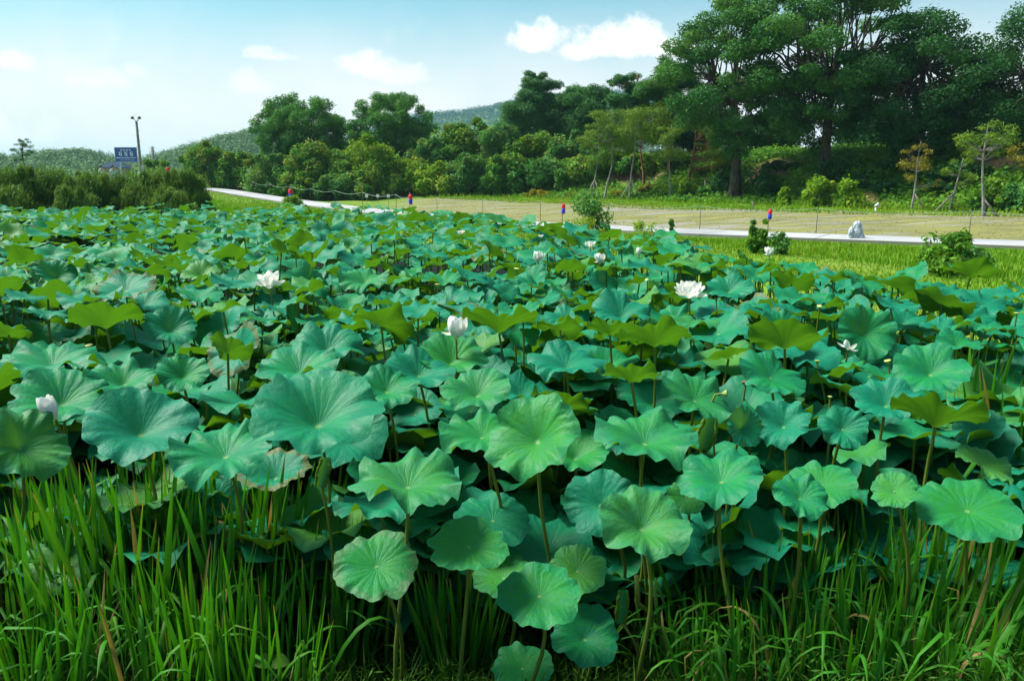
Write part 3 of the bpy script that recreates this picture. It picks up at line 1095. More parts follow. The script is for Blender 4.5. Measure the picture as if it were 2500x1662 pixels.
pine_tree('lone_pine', 'lone thin pine with flat pads above the willows', XY(62, 420, 62), 62, ZY(338, 62),
          [(.15, .1, .45), (-.3, .45, .5), (.5, .55, .5), (-.75, .85, .45), (.2, .9, .5), (.6, 1.1, .35), (-.35, 1.6, .35)], .055, M['pine'], M['bark'], 65,
          path=[(-.1, 0), (.05, 1.3), (-.15, 2.4), (.1, 3.4), (0, ZY(338, 62) - gz(XY(62, 420, 62), 62))], per=150, needle=.16)

# young transplanted pines, some with support poles
yg = 'young pines along the foot of the bank'


def young(label, px, py, Y, top_py, path, layers, mat, bark, seed, r=.06, props=None, per=150, needle=.2):
    x = XY(px, py, Y)
    z0 = gz(x, Y) - .1
    H = ZY(top_py, Y) - z0
    kx = Y / FPX
    pth = [(dx * kx, f * H) for dx, f in path]
    lay = [(dx * kx, dz * kx, r_ * kx) for dx, dz, r_ in layers]
    return pine_tree('young_pine', label, x, Y, ZY(top_py, Y), lay, r, mat, bark, seed, path=pth, per=per, needle=needle, group=yg, props=props, cat='young pine')


young('slim young pine with pale bent trunk, first of the row', 1447, 482, 50, 300, [(0, 0), (3, .25), (12, .55), (10, 1)], [(0, 10, 30), (-8, 45, 38), (6, 80, 34)], M['pine_young'], M['bark_grey'], 71, .05, [(-.55, -.3, 1.3), (.5, -.2, 1.3)])
young('young pine with strongly curved pale trunk', 1475, 482, 49, 272, [(0, 0), (6, .2), (20, .42), (12, .62), (12, 1)], [(0, 15, 45), (-20, 45, 42), (15, 75, 48)], M['pine_young'], M['bark_grey'], 72, .07)
young('tallest young pine, upright pale trunk on a tripod of poles', 1537, 482, 48, 265, [(0, 0), (2, .3), (10, .6), (10, 1)], [(20, 15, 55), (-15, 40, 50), (45, 50, 45), (60, 75, 30)], M['pine_young'], M['bark_grey'], 73, .065,
      [(-.65, -.2, 1.2), (.75, -.2, 1.2), (0, .8, 1.2)])
young('older pine with thick dark curved trunk between two pale ones', 1572, 468, 51, 290, [(0, 0), (-2, .25), (-12, .55), (-10, 1)], [(10, 15, 40), (-10, 45, 36)], M['pine_young'], M['bark_red'], 74, .11)
young('young pine with round crown and slim straight trunk before the white railing', 1637, 482, 47, 305, [(0, 0), (-5, .3), (-6, .7), (-4, 1)], [(0, 12, 32), (-8, 35, 42), (10, 62, 46)], M['pine_young'], M['bark_grey'], 75, .05)
young('leaning red trunked pine with wide side branches', 1676, 484, 46.5, 290, [(0, 0), (6, .3), (14, .6), (18, 1)], [(-5, 10, 30), (40, 28, 40), (70, 45, 42), (55, 85, 40), (30, 60, 30), (85, 100, 32)], M['pine_young'], M['bark_red'], 76, .10)
young('rusty orange young pine with one support pole', 2226, 508, 31.5, 345, [(0, 0), (3, .4), (6, .7), (4, 1)], [(0, 12, 22), (0, 35, 34), (8, 55, 40), (35, 95, 26), (-8, 80, 22)], M['pine_rust'], M['bark_grey'], 77, .045, [(.5, -.1, .75)], 170, .15)
young('thin dull green young pine propped by three poles', 2316, 508, 31, 385, [(0, 0), (8, .3), (18, .8), (20, 1)], [(0, 10, 26), (-10, 32, 34), (10, 52, 34)], M['pine_young'], M['bark_grey'], 78, .05, [(-.6, -.1, .85), (-.35, .3, .85), (.3, .4, .85)], 150, .15)
young('tall slim young pine with flat yellowish crown, nearest the right edge', 2404, 524, 26.5, 303, [(0, 0), (-10, .25), (-20, .6), (-18, 1)], [(0, 12, 34), (-22, 32, 44), (25, 36, 46), (0, 52, 48)], M['pine_young'], M['bark_grey'], 79, .06, [(.42, -.1, .7), (.25, .35, .7)], 170, .14)
young('rusty young pine half out of the picture at the right edge', 2530, 505, 30, 335, [(0, 0), (-5, .4), (-8, 1)], [(-15, 15, 36), (-35, 40, 40), (0, 65, 44)], M['pine_rust'], M['bark_grey'], 80, .05, None, 170, .15)

# thicket behind the path
th = 'shrubs of the thicket behind the path'
thicket = [  # px, depth, top row, width px, material, label
    (512, 66, 355, 100, 'shrub', 'dark bush at the left end of the thicket by the path'),
    (585, 65, 382, 130, 'shrub', 'low clipped bush left of the feathery trees'),
    (670, 62.5, 388, 130, 'shrub_mid', 'bush under the shorter feathery tree'),
    (760, 61.5, 352, 130, 'shrub', 'dark bush between the two feathery trees'),
    (745, 60.5, 425, 150, 'shrub', 'low leafy mound above the first red and blue lantern'),
    (850, 59.5, 430, 150, 'shrub_mid', 'rounded grey green mound left of the white notices'),
    (838, 61.5, 370, 110, 'shrub', 'upright bush left of the yellow green bush'),
    (915, 60, 342, 130, 'shrub_bright', 'bright yellow green flowering bush under the taller feathery tree'),
    (925, 59, 400, 120, 'shrub', 'dark leafy bush behind the white notices'),
    (1010, 60, 395, 120, 'shrub_bright', 'yellow green bush behind the second lantern'),
    (1060, 61, 350, 130, 'shrub_mid', 'leafy bush beneath the mountain slope'),
    (1075, 58.5, 400, 130, 'shrub_bright', 'pale flowered bush right of the second lantern'),
    (1130, 61, 305, 170, 'shrub', 'tall rounded bush in front of the mountain'),
    (1150, 58, 385, 140, 'shrub_mid', 'drooping leafy bush low in the thicket centre'),
    (1215, 59.5, 310, 160, 'shrub_mid', 'large leaved bush left of the stepped pine'),
    (1235, 57, 385, 150, 'shrub', 'dark bush under the stepped pine'),
    (1305, 58.5, 335, 150, 'shrub', 'tall leafy bush in front of the stepped pine'),
    (1335, 56, 395, 150, 'shrub_mid', 'bush above the yellow leaved seedlings'),
    (1390, 57.5, 330, 140, 'shrub_mid', 'tall bush under the flat topped pine'),
    (1425, 55, 390, 130, 'shrub', 'dark bush behind the slim young pine'),
    (1500, 54.5, 365, 150, 'shrub', 'dark bush behind the curved young pine'),
    (1590, 53, 380, 150, 'shrub', 'dark bush behind the tripod pine'),
    (1670, 51.5, 385, 140, 'oak_deep', 'dark bush below the white railing'),
    (1745, 48, 400, 130, 'shrub', 'ivy clad bush left of the forked tree foot'),
]
for i, (px, Y, tp, wpx, mt, lab) in enumerate(thicket):
    x = XY(px, 460, Y)
    z0 = gz(x, Y)
    w = wpx / FPX * Y * 1.3
    h = (ZY(tp, Y) - z0) * 1.1
    shrub('thicket_shrub', lab, 'shrub', x, Y, w, h, M[mt], 100 + i, clumps=int(26 + h * 4), per=240, leaf=.29, aspect=.36, group=th, depth=min(w, 3.2), axis=(0, 0, -1.0), axis_w=.25, rough=.48)
# lighter seedlings and small shrubs at the foot of the bank
small = [
    (1312, 462, 480, 70, 'yellow', 54, 'yellow leaved seedling, leftmost along the thicket foot'), (1392, 468, 484, 46, 'yellow', 53, 'yellow leaved seedling left of the slim young pine'),
    (1505, 466, 484, 40, 'yellow', 51, 'low yellow shrub between the curved and tripod pines'), (1585, 470, 484, 50, 'yellow', 50, 'low yellow shrub right of the tripod pine'),
    (1674, 428, 482, 44, 'shrub_bright', 46, 'bright green sapling beside the leaning red pine'), (1740, 452, 488, 80, 'shrub', 45, 'green bush at the foot of the forked tree bank'),
    (1915, 450, 500, 26, 'shrub_bright', 37, 'thin bright sapling right of the bare earth patch'), (1996, 428, 502, 76, 'shrub_bright', 35.5, 'larger bright yellow green sapling at the bank foot'),
    (2068, 440, 504, 66, 'shrub_bright', 34.5, 'bright sapling on two thin stakes at the bank foot'), (2425, 428, 505, 90, 'shrub', 30.5, 'round green bush behind the tall slim young pine'),
    (2490, 436, 510, 80, 'shrub_mid', 29.5, 'green bush at the right edge of the bank foot'),
    (2160, 440, 500, 120, 'oak_deep', 36.5, 'dark ivy mound left of the rusty young pine'), (2290, 440, 505, 110, 'oak_deep', 34.5, 'dark ivy mound behind the propped young pine'),
    (1850, 415, 470, 110, 'oak_deep', 41.5, 'dark bush on the bank right of the forked tree'), (2040, 395, 455, 170, 'oak_deep', 39, 'dark bush hanging over the bank below the tallest tree'),
    (1900, 392, 450, 120, 'oak_deep', 43.5, 'dark bush on the bank top between the two tallest trees'), (1960, 405, 470, 110, 'shrub', 40.5, 'green creeper mound left of the tallest tree foot'),
    (2110, 410, 480, 120, 'shrub', 38, 'green creeper mound right of the tallest tree foot'), (1770, 420, 480, 90, 'oak_deep', 44, 'dark creeper mound at the forked tree foot'),
    (2250, 395, 455, 130, 'oak_deep', 38.5, 'dark bush on the bank top behind the rusty young pine'),
    (2190, 400, 460, 130, 'oak_deep', 38, 'dark bush on the bank under the dark broad tree'), (2350, 395, 470, 150, 'oak_deep', 34.5, 'dark bush on the bank top near the right edge'),
]
for i, (px, tp, bp, wpx, mt, Y, lab) in enumerate(small):
    x = XY(px, bp, Y)
    z0 = gz(x, Y)
    h = max(.35, ZY(tp, Y) - z0)
    w = wpx / FPX * Y
    shrub('bank_shrub', lab, 'shrub', x, Y, w, h, M[mt], 140 + i, clumps=9, per=220, leaf=.17 if mt != 'yellow' else .15, group='small shrubs at the foot of the bank', rough=.3)

# willow shrubs on the far bank, left
for i, (px, Y, tp, wpx, lab) in enumerate((
        (-60, 25.5, 405, 190, 'willow shrub cut by the left edge of the picture'), (45, 26, 412, 190, 'feathery willow shrub below the lone pine'),
        (140, 27, 418, 180, 'pale willow shrub left of the two walkers'), (225, 26.5, 428, 170, 'willow shrub below the two walkers'),
        (305, 27.5, 430, 170, 'willow shrub below the blue sign'), (385, 27, 422, 160, 'willow shrub below the street lamp'),
        (462, 27.5, 418, 120, 'dark upright willow shrub at the right end of the row'), (90, 29.5, 424, 170, 'willow shrub in the second row below the lone pine'),
        (345, 30.5, 428, 160, 'willow shrub half hidden at the lamp foot'), (180, 25.2, 460, 150, 'low willow shrub at the water edge'),
        (20, 24.8, 455, 150, 'low willow shrub at the water edge near the left corner'), (420, 25.8, 462, 120, 'low willow shrub at the right water edge'))):
    x = XY(px, 520, Y)
    h = (ZY(tp, Y) - gz(x, Y)) * 1.02
    w = wpx / FPX * Y
    shrub('willow_shrub', lab, 'shrub', x, Y, w * 1.1, h, M['willow'], 170 + i, clumps=60, per=230, leaf=.20, aspect=.12, tall=1.5, group='willow shrubs on the far bank', axis=(0.1, 0, 1.0), axis_w=.72, up=0, stems=9, depth=2.2, rough=.25)
# leafy bush behind the lamp
shrub('roadside_bush', 'bright leafy bush behind the street lamp', 'bush', XY(388, 420, 72), 72, 4.6, ZY(392, 72) - gz(XY(388, 420, 72), 72), M['shrub'], 190, clumps=18, per=260, leaf=.24)
# weeds standing along the pond edge
for i, (px, bp, tp, wpx, Y, mt, lf, lab) in enumerate((
        (1440, 560, 448, 90, 18.5, 'shrub_mid', .10, 'tall thin leafy weed beside the third lantern'),
        (1420, 575, 530, 160, 17.5, 'shrub_bright', .07, 'low yellow green weed clump under the tall weed'),
        (1578, 578, 533, 125, 17.2, 'shrub_bright', .07, 'low rounded weed clump where the path reappears'),
        (1838, 585, 527, 26, 16.2, 'shrub', .09, 'upright leafy weed before the fourth lantern'), (1864, 590, 530, 24, 16, 'shrub', .09, 'leafy weed stalk just right of the upright one'),
        (1900, 592, 557, 50, 15.8, 'shrub_mid', .08, 'small leafy weed right of the two stalks'),
        (2300, 640, 565, 110, 12.8, 'shrub', .11, 'bushy dark leaved weed on the grass bank'), (2385, 640, 595, 80, 12.6, 'shrub_mid', .08, 'low weed beside the bushy dark leaved weed'),
        (2345, 600, 548, 40, 13.2, 'shrub', .11, 'tall shoot of the weeds on the grass bank'),
        (715, 500, 478, 50, 47, 'shrub_bright', .13, 'pale green weed clump below the first lantern'),
        (1640, 530, 524, 12, 21.5, 'shrub', .07, 'tiny green tuft on the straw slope'))):
    x = XY(px, bp, Y)
    z0 = gz(x, Y)
    h = max(.2, ZY(tp, Y) - z0)
    w = wpx / FPX * Y
    shrub('pond_side_weed', lab, 'weed', x, Y, w, h, M[mt], 200 + i, clumps=12, per=90 if w < .8 else 200, leaf=lf, aspect=.35, group='weeds on the bank', stems=6, axis=(0, 0, 1.0), axis_w=.2)


# ------------------------------------------------------------------ grass and ground cover (stuff)
def blades(mb, rng, x, y, z, h, w, lean=.35, tint=None):
    n = len(x)
    a = rng.random(n) * 2 * PI
    d = np.stack([np.cos(a), np.sin(a), np.zeros(n)], 1)
    s = np.stack([-np.sin(a), np.cos(a), np.zeros(n)], 1)
    p = np.stack([x, y, z], 1)
    ln = (rng.random(n) * lean)[:, None] * h[:, None]
    V = np.empty((n, 5, 3))
    V[:, 0] = p - s * (w / 2)[:, None]
    V[:, 1] = p + s * (w / 2)[:, None]
    mid = p + d * ln * .35 + np.array((0, 0, 1)) * (h * .6)[:, None]
    V[:, 2] = mid + s * (w * .38)[:, None]
    V[:, 3] = mid - s * (w * .38)[:, None]
    V[:, 4] = p + d * ln + np.array((0, 0, 1)) * (h * (1 - .25 * rng.random(n)))[:, None]
    i = np.arange(n)[:, None] * 5
    Q = i + np.array([[0, 1, 2, 3]])
    T = i + np.array([[3, 2, 4]])
    tt = tint if tint is not None else np.clip(.5 + .25 * rng.normal(size=n), 0, 1)
    mb.add(V.reshape(-1, 3), Q, T, tint=np.repeat(tt, 5))


def scatter(rng, n, x0, x1, y0, y1, keep):
    x = rng.uniform(x0, x1, n)
    y = rng.uniform(y0, y1, n)
    z, out, t, f, ins, dp = ground_z(x, y, True)
    k = keep(x, y, out, t, f, ins, dp)
    return x[k], y[k], z[k], out[k], t[k], f[k]


def build_grass():
    rng = np.random.default_rng(301)
    # bright grass between pond and path
    x, y, z, out, t, f = scatter(rng, 200000, -4, 22, 6, 34, lambda x, y, out, t, f, ins, dp: (~ins) & (out > .05) & (t < -1.15) & (x > .3 * (y - 28)) & (x < y * .85 + 2))
    patch = .5 + .5 * np.sin(x * .55 + 1.5 * np.sin(y * .5)) * np.sin(y * .8 + .5 * x)
    row = sstep(1.2, 2.2, out) * sstep(4.2, 3.0, out)             # a trodden strip along the pond
    tint = np.clip(.30 + .35 * patch + .18 * rng.normal(size=len(x)) + .25 * row, 0, 1)
    h = (.06 + .10 * rng.random(len(x))) * (1 - .55 * row) * (.75 + .5 * patch) * (.3 + .7 * sstep(-1.2, -4, t))
    m = MB()
    blades(m, rng, x, y, z, h, .012 + .012 * rng.random(len(x)), .5, tint)
    kind(m.obj('bank_grass', M['grass'], smooth=False), 'stuff', 'bright green grass between the pond and the footpath')
    # rough grass on the far left bank
    x, y, z, out, t, f = scatter(rng, 90000, -26, -1, 23, 62, lambda x, y, out, t, f, ins, dp: (~ins) & (out > .05) & (t < -1.1))
    h = (.14 + .26 * rng.random(len(x))) * (.18 + .82 * sstep(-1.2, -8, t))
    m = MB()
    blades(m, rng, x, y, z, h, .03 + .03 * rng.random(len(x)), .6, np.clip(.42 + .2 * np.sin(x * .7 + y * .4) + .2 * rng.normal(size=len(x)), 0, 1))
    kind(m.obj('rough_grass', M['grass'], smooth=False), 'stuff', 'rough grass on the far bank left of the path')
    # straw and short dry grass on the slope
    x, y, z, out, t, f = scatter(rng, 70000, -10, 40, 8, 56, lambda x, y, out, t, f, ins, dp: (t > 1.08) & (t < 10.5) & (f < 0) & (x < y * .85 + 3))
    thin = rng.random(len(x)) < np.clip(.45 + .35 * np.sin(x * .8 + y * .3) * np.sin(y * 1.1 - x * .5), 0, 1)
    x, y, z, t = x[thin], y[thin], z[thin], t[thin]
    h = .012 + .02 * rng.random(len(x))
    m = MB()
    blades(m, rng, x, y, z, h, .02 + .03 * rng.random(len(x)), 3.5, np.clip(.62 + .2 * rng.normal(size=len(x)), 0, 1))
    kind(m.obj('dry_grass', M['grass_dry'], smooth=False), 'stuff', 'short dry grass and straw on the slope beyond the path')
    # lawn strip above the slope and taller weeds at the bank foot
    x, y, z, out, t, f = scatter(rng, 120000, -6, 40, 8, 60, lambda x, y, out, t, f, ins, dp: (t > 8.5) & (f < .6) & (x < y * .85 + 3))
    e = sstep(-1.6, 0, f)
    h = .06 + .07 * rng.random(len(x)) + .28 * e * rng.random(len(x))
    m = MB()
    blades(m, rng, x, y, z, h, .025 + .03 * rng.random(len(x)), .7, np.clip(.62 + .2 * rng.normal(size=len(x)) + .15 * np.sin(x * .5), 0, 1))
    kind(m.obj('lawn_grass', M['grass'], smooth=False), 'stuff', 'yellow green lawn strip at the foot of the bank')
    # ground cover climbing the bank
    x, y, z, out, t, f = scatter(rng, 60000, 0, 40, 8, 66, lambda x, y, out, t, f, ins, dp: (f > -.1) & (f < 9) & (x < y * .85 + 3))
    wob = np.sin(x * .9 + 1.3 * np.sin(y * .6)) + np.sin(y * .7 + 2)
    bare = sstep(0.4, 1.5, np.clip(f, 0, 9)) * sstep(7, 4.5, f) * sstep(.9, 1.6, wob)
    k = rng.random(len(x)) > bare * .95
    x, y, z = x[k], y[k], z[k]
    s = rng.uniform(.15, .45, len(x)) * (1 + .8 * sstep(1.5, 3.5, f[k]) * rng.random(len(x)))
    m = MB()
    leaf_cloud(m, rng, np.stack([x, y, z + s * .35], 1), np.stack([s, s, s * .6], 1), 7, .20, .55, .3, .6, tints=np.clip(.45 + .22 * np.sin(x * .8) * np.sin(y * .9 + x * .2) + .1 * rng.normal(size=len(x)), 0, 1), spread=.25)
    kind(m.obj('bank_undergrowth', M['shrub'], smooth=False), 'stuff', 'ivy and creepers covering the wooded bank')
    # sunlit crop on the plateau behind the bank
    x, y, z, out, t, f = scatter(rng, 60000, 6, 44, 14, 70, lambda x, y, out, t, f, ins, dp: (f > 8) & (f < 22) & (x < y * .85 + 3))
    h = .3 + .35 * rng.random(len(x))
    m = MB()
    blades(m, rng, x, y, z, h, .05 + .05 * rng.random(len(x)), .5, np.clip(.75 + .2 * rng.normal(size=len(x)), 0, 1))
    kind(m.obj('field_crop', M['grass'], smooth=False), 'stuff', 'bright green crop strip behind the trunks')


build_grass()


# ------------------------------------------------------------------ built things
def path_frame(k):
    """point and outward (far side) normal on the path polyline at parameter k (segments)"""
    i = int(min(k, len(PATH) - 2))
    s = k - i
    p = PATH[i] * (1 - s) + PATH[i + 1] * s
    d = PATH[i + 1, :2] - PATH[i, :2]
    d = d / np.linalg.norm(d)
    return p, np.array((d[1], -d[0])), d


def lantern(label, px, py_c, Y):
    """traditional cloth lantern: red over blue on a thin pole"""
    x = XY(px, py_c, Y)
    z0 = gz(x, Y)
    zc = ZY(py_c, Y) - z0
    t = thing('lantern', label, 'lantern', (x, Y, z0), 'red and blue lanterns along the path')
    s = Y / FPX
    r, h = 4.6 * s, 21 * s
    r, h = max(r, .05), max(h, .22)
    m = MB()
    m.add(*tube([(0, 0, -.1), (0, 0, zc + h * .75)], .011, 6))
    m.add(*tube([(0, 0, zc + h * .75), (r * .7, 0, zc + h * .72)], .007, 5))
    m.obj('pole', M['dark_steel'], t)
    c = (r * .5, -.02, zc)
    for nm, mat, a, b in (('blue_shade', 'blue', -h / 2, .01), ('red_shade', 'red', .013, h / 2)):
        pr = [(r * .9, a), (r, a + (b - a) * .2), (r * 1.02, (a + b) / 2), (r, b - (b - a) * .2), (r * .88, b)]
        m = MB()
        m.add(*lathe(pr, 14))
        m.obj(nm, M[mat], t, loc=c)
    m = MB()
    m.add(*lathe([(r * .55, h / 2), (r * .6, h / 2 + .012), (r * .2, h / 2 + .045)], 12))
    m.add(*lathe([(r * .5, -h / 2 - .03), (r * .62, -h / 2)], 12))
    m.obj('cap', M['red'], t, loc=c)
    return t


lantern('red and blue lantern by the path below the shorter feathery tree', 707, 474, 52.5)
lantern('red and blue lantern right of the three white notices', 1000, 487, 38.5)
lantern('red and blue lantern left of the tall thin weed', 1373, 510, 27.4)
lantern('red and blue lantern farthest right, before the straw slope', 1877, 524, 23.6)
lantern('red and blue lantern half hidden behind the willows near the street lamp', 408, 421, 60)

# three small white notices on stakes
for px, lab in ((895, 'small white notice, leftmost of three on stakes'), (922, 'small white notice, middle one of three on stakes'), (948, 'small white notice, rightmost of three next to the lantern')):
    Y = 47.5
    x = XY(px, 478, Y)
    z0 = gz(x, Y)
    zc = ZY(478, Y) - z0
    t = thing('notice_board', lab, 'notice', (x, Y, z0), 'white notices by the path')
    m = MB()
    m.add(*tube([(0, .02, -.1), (0, .02, zc)], .012, 6))
    m.obj('stake', M['wood'], t)
    m = MB()
    m.add(*box((0, 0, zc), (.17, .02, .20)))
    m.obj('panel', M['white'], t, smooth=False)
    m = MB()
    m.add(*box((0, -.012, zc + .093), (.17, .008, .016)))
    m.obj('red_edge', M['red'], t, smooth=False)

# rope fences: along the far side of the path
def rope_fence(label, pts, post_h, sag, thick=.012, post_r=.012):
    p0 = np.array((pts[0][0], pts[0][1], gz(*pts[0])))
    t = thing('rope_fence', label, 'fence', p0, 'rope fences along the path')
    tops = []
    for (x, y) in pts:
        z = gz(x, y)
        m = MB()
        m.add(*tube([(x - p0[0], y - p0[1], z - p0[2] - .15), (x - p0[0], y - p0[1], z - p0[2] + post_h)], post_r, 6))
        m.obj('post', M['dark_steel'], t)
        tops.append(np.array((x, y, z + post_h - .03)) - p0)
    for a, b in zip(tops[:-1], tops[1:]):
        m = MB()
        m.add(*tube(curve(a, b, (0, 0, -sag), 9), thick, 6))
        m.obj('rope', M['rope'], t)
    return t


def along(k0, k1, n, off):
    r = []
    for k in np.linspace(k0, k1, n):
        p, nn, d = path_frame(k)
        q = p[:2] + nn * off
        r.append((q[0], q[1]))
    return r


rope_fence('sagging pale rope fence along the straw slope', along(2.2, 6.0, 9, 1.5), .78, .10, .006, .010)
rope_fence('sagging rope fence climbing past the thicket', along(6.6, 9.4, 8, 1.6), .85, .16, .009, .014)
rope_fence('rope fence on the raised road behind the willows', [(-23.5, 57.0), (-27, 58.3), (-31, 59.3), (-35.5, 60.0), (-40, 60.8), (-45, 61.6)], .95, .07, .02, .02)

# blue information sign
def blue_sign():
    Y = 66.0
    x = XY(308, 378, Y)
    z0 = gz(x, Y)
    t = thing('information_sign', 'blue roadside information sign with white lettering on two posts', 'sign', (x, Y, z0))
    zc = ZY(378, Y) - z0
    w, h = 52 / FPX * Y, 33 / FPX * Y
    m = MB()
    m.add(*box((0, 0, zc), (w, .06, h)))
    m.obj('panel', M['blue_sign'], t, smooth=False)
    m = MB()
    for s in (-1, 1):
        m.add(*box((s * (w / 2 + .012), 0, zc), (.022, .075, h + .05)))
        m.add(*box((0, 0, zc + s * (h / 2 + .012)), (w, .075, .022)))
    m.obj('frame', M['steel'], t, smooth=False)
    for s in (-.62, .62):
        m = MB()
        m.add(*tube([(s * w / 2, .06, -.2), (s * w / 2, .06, zc + h * .4)], .045, 8))
        m.obj('post', M['steel'], t)
    y = -.036

    def marks(nm, bars):
        m = MB()
        for (cx, cz, bw, bh) in bars:
            m.add(*box((cx, y, zc + cz), (bw, .008, bh)))
        m.obj(nm, M['white'], t, smooth=False)
    rng = np.random.default_rng(9)
    u = w / 52                                            # one photo pixel on the panel
    top = []
    for i, cx in enumerate((-10, -3.5, 3.5, 10)):         # four small characters in the top row
        top += [(cx * u, 11.6 * u, 3.6 * u, .9 * u), ((cx - 1.2) * u, 9.8 * u, .8 * u, 2.6 * u), ((cx + 1.3) * u, 9.8 * u, .8 * u, 2.6 * u)]
    marks('lettering', top)
    bigc = []
    for cx in (-13, 0, 13):                               # three large characters
        bigc += [(cx * u, 5.6 * u, 6.5 * u, 1.2 * u), ((cx - 2.2) * u, 1.5 * u, 1.2 * u, 7.0 * u), ((cx + 2.4) * u, .5 * u, 1.2 * u, 6.5 * u), (cx * u, 1.4 * u, 3.0 * u, 1.0 * u), ((cx + .4) * u, -3.0 * u, 4.0 * u, 1.0 * u)]
    marks('lettering', bigc)
    line = [((-23 + i * 2.35) * u, -7.4 * u, rng.uniform(1.3, 1.9) * u, rng.uniform(1.1, 1.7) * u) for i in range(20)]
    marks('lettering', line)
    low = [((-12 + i * 4.1) * u, -12.4 * u, 1.2 * u, 1.4 * u) for i in range(8)]
    marks('lettering', low)


blue_sign()


def street_lamp():
    Y = 62.0
    x = XY(346, 430, Y)
    z0 = gz(x, Y)
    H = ZY(288, Y) - z0
    t = thing('street_lamp', 'tall concrete lamp pole with two floodlights and a meter box', 'street lamp', (x, Y, z0))
    m = MB()
    m.add(*tube(np.column_stack([np.linspace(0, -.03, 6), np.zeros(6), np.linspace(-.3, H - .25, 6)]), np.linspace(.125, .085, 6), 10))
    m.obj('pole', M['pole'], t)
    m = MB()
    for i in range(9):
        z = H * .45 + i * .38
        s = 1 if i % 2 else -1
        m.add(*tube([(0, 0, z), (s * .19, 0, z)], .011, 5))
    m.obj('climbing_steps', M['dark_steel'], t)
    for s in (-1, 1):
        m = MB()
        m.add(*tube([(-.03, 0, H - .35), (-.03 + s * .12, 0, H - .14), (-.03 + s * .2, -.02, H - .04)], .025, 6))
        b = m.obj('arm', M['dark_steel'], t)
        m = MB()
        V, Q, T = lathe([(.06, -.16), (.11, -.12), (.15, 0), (.15, .10), (.10, .15)], 12)
        V = .72 * V @ basis((s * .9, -.3, -.25)).T + np.array((-.03 + s * .26, -.04, H + .0))
        m.add(V, Q, T)
        m.obj('floodlight', M['dark_steel'], t)
    m = MB()
    m.add(*box((.17, -.02, ZY(412, Y) - z0), (.22, .2, .50)))
    m.obj('meter_box', M['steel'], t, smooth=False)
    m = MB()
    m.add(*box((-.20, -.05, ZY(425, Y) - z0), (.16, .04, .42)))
    m.obj('notice_plate', M['white'], t, smooth=False)


street_lamp()


def utility_pole():
    Y = 105.0
    x = XY(375, 400, Y)
    z0 = gz(x, Y)
    H = ZY(358, Y) - z0
    t = thing('utility_pole', 'short grey utility pole with step bolts, farther than the lamp', 'utility pole', (x, Y, z0))
    m = MB()
    m.add(*tube([(0, 0, -.3), (0, 0, H)], [.20, .17], 10))
    m.obj('pole', M['pole'], t)
    for i in range(4):
        m = MB()
        z = H - .25 - i * .42
        m.add(*tube([(-.36, -.1, z), (.36, -.1, z)], .02, 5))
        for s in (-1, 1):
            V, Q, T = lathe([(.03, 0), (.055, .05), (.055, .1), (.02, .14)], 8)
            m.add(V + np.array((s * .34, -.1, z)), Q, T)
        m.obj('crossbar', M['steel'], t)


utility_pole()


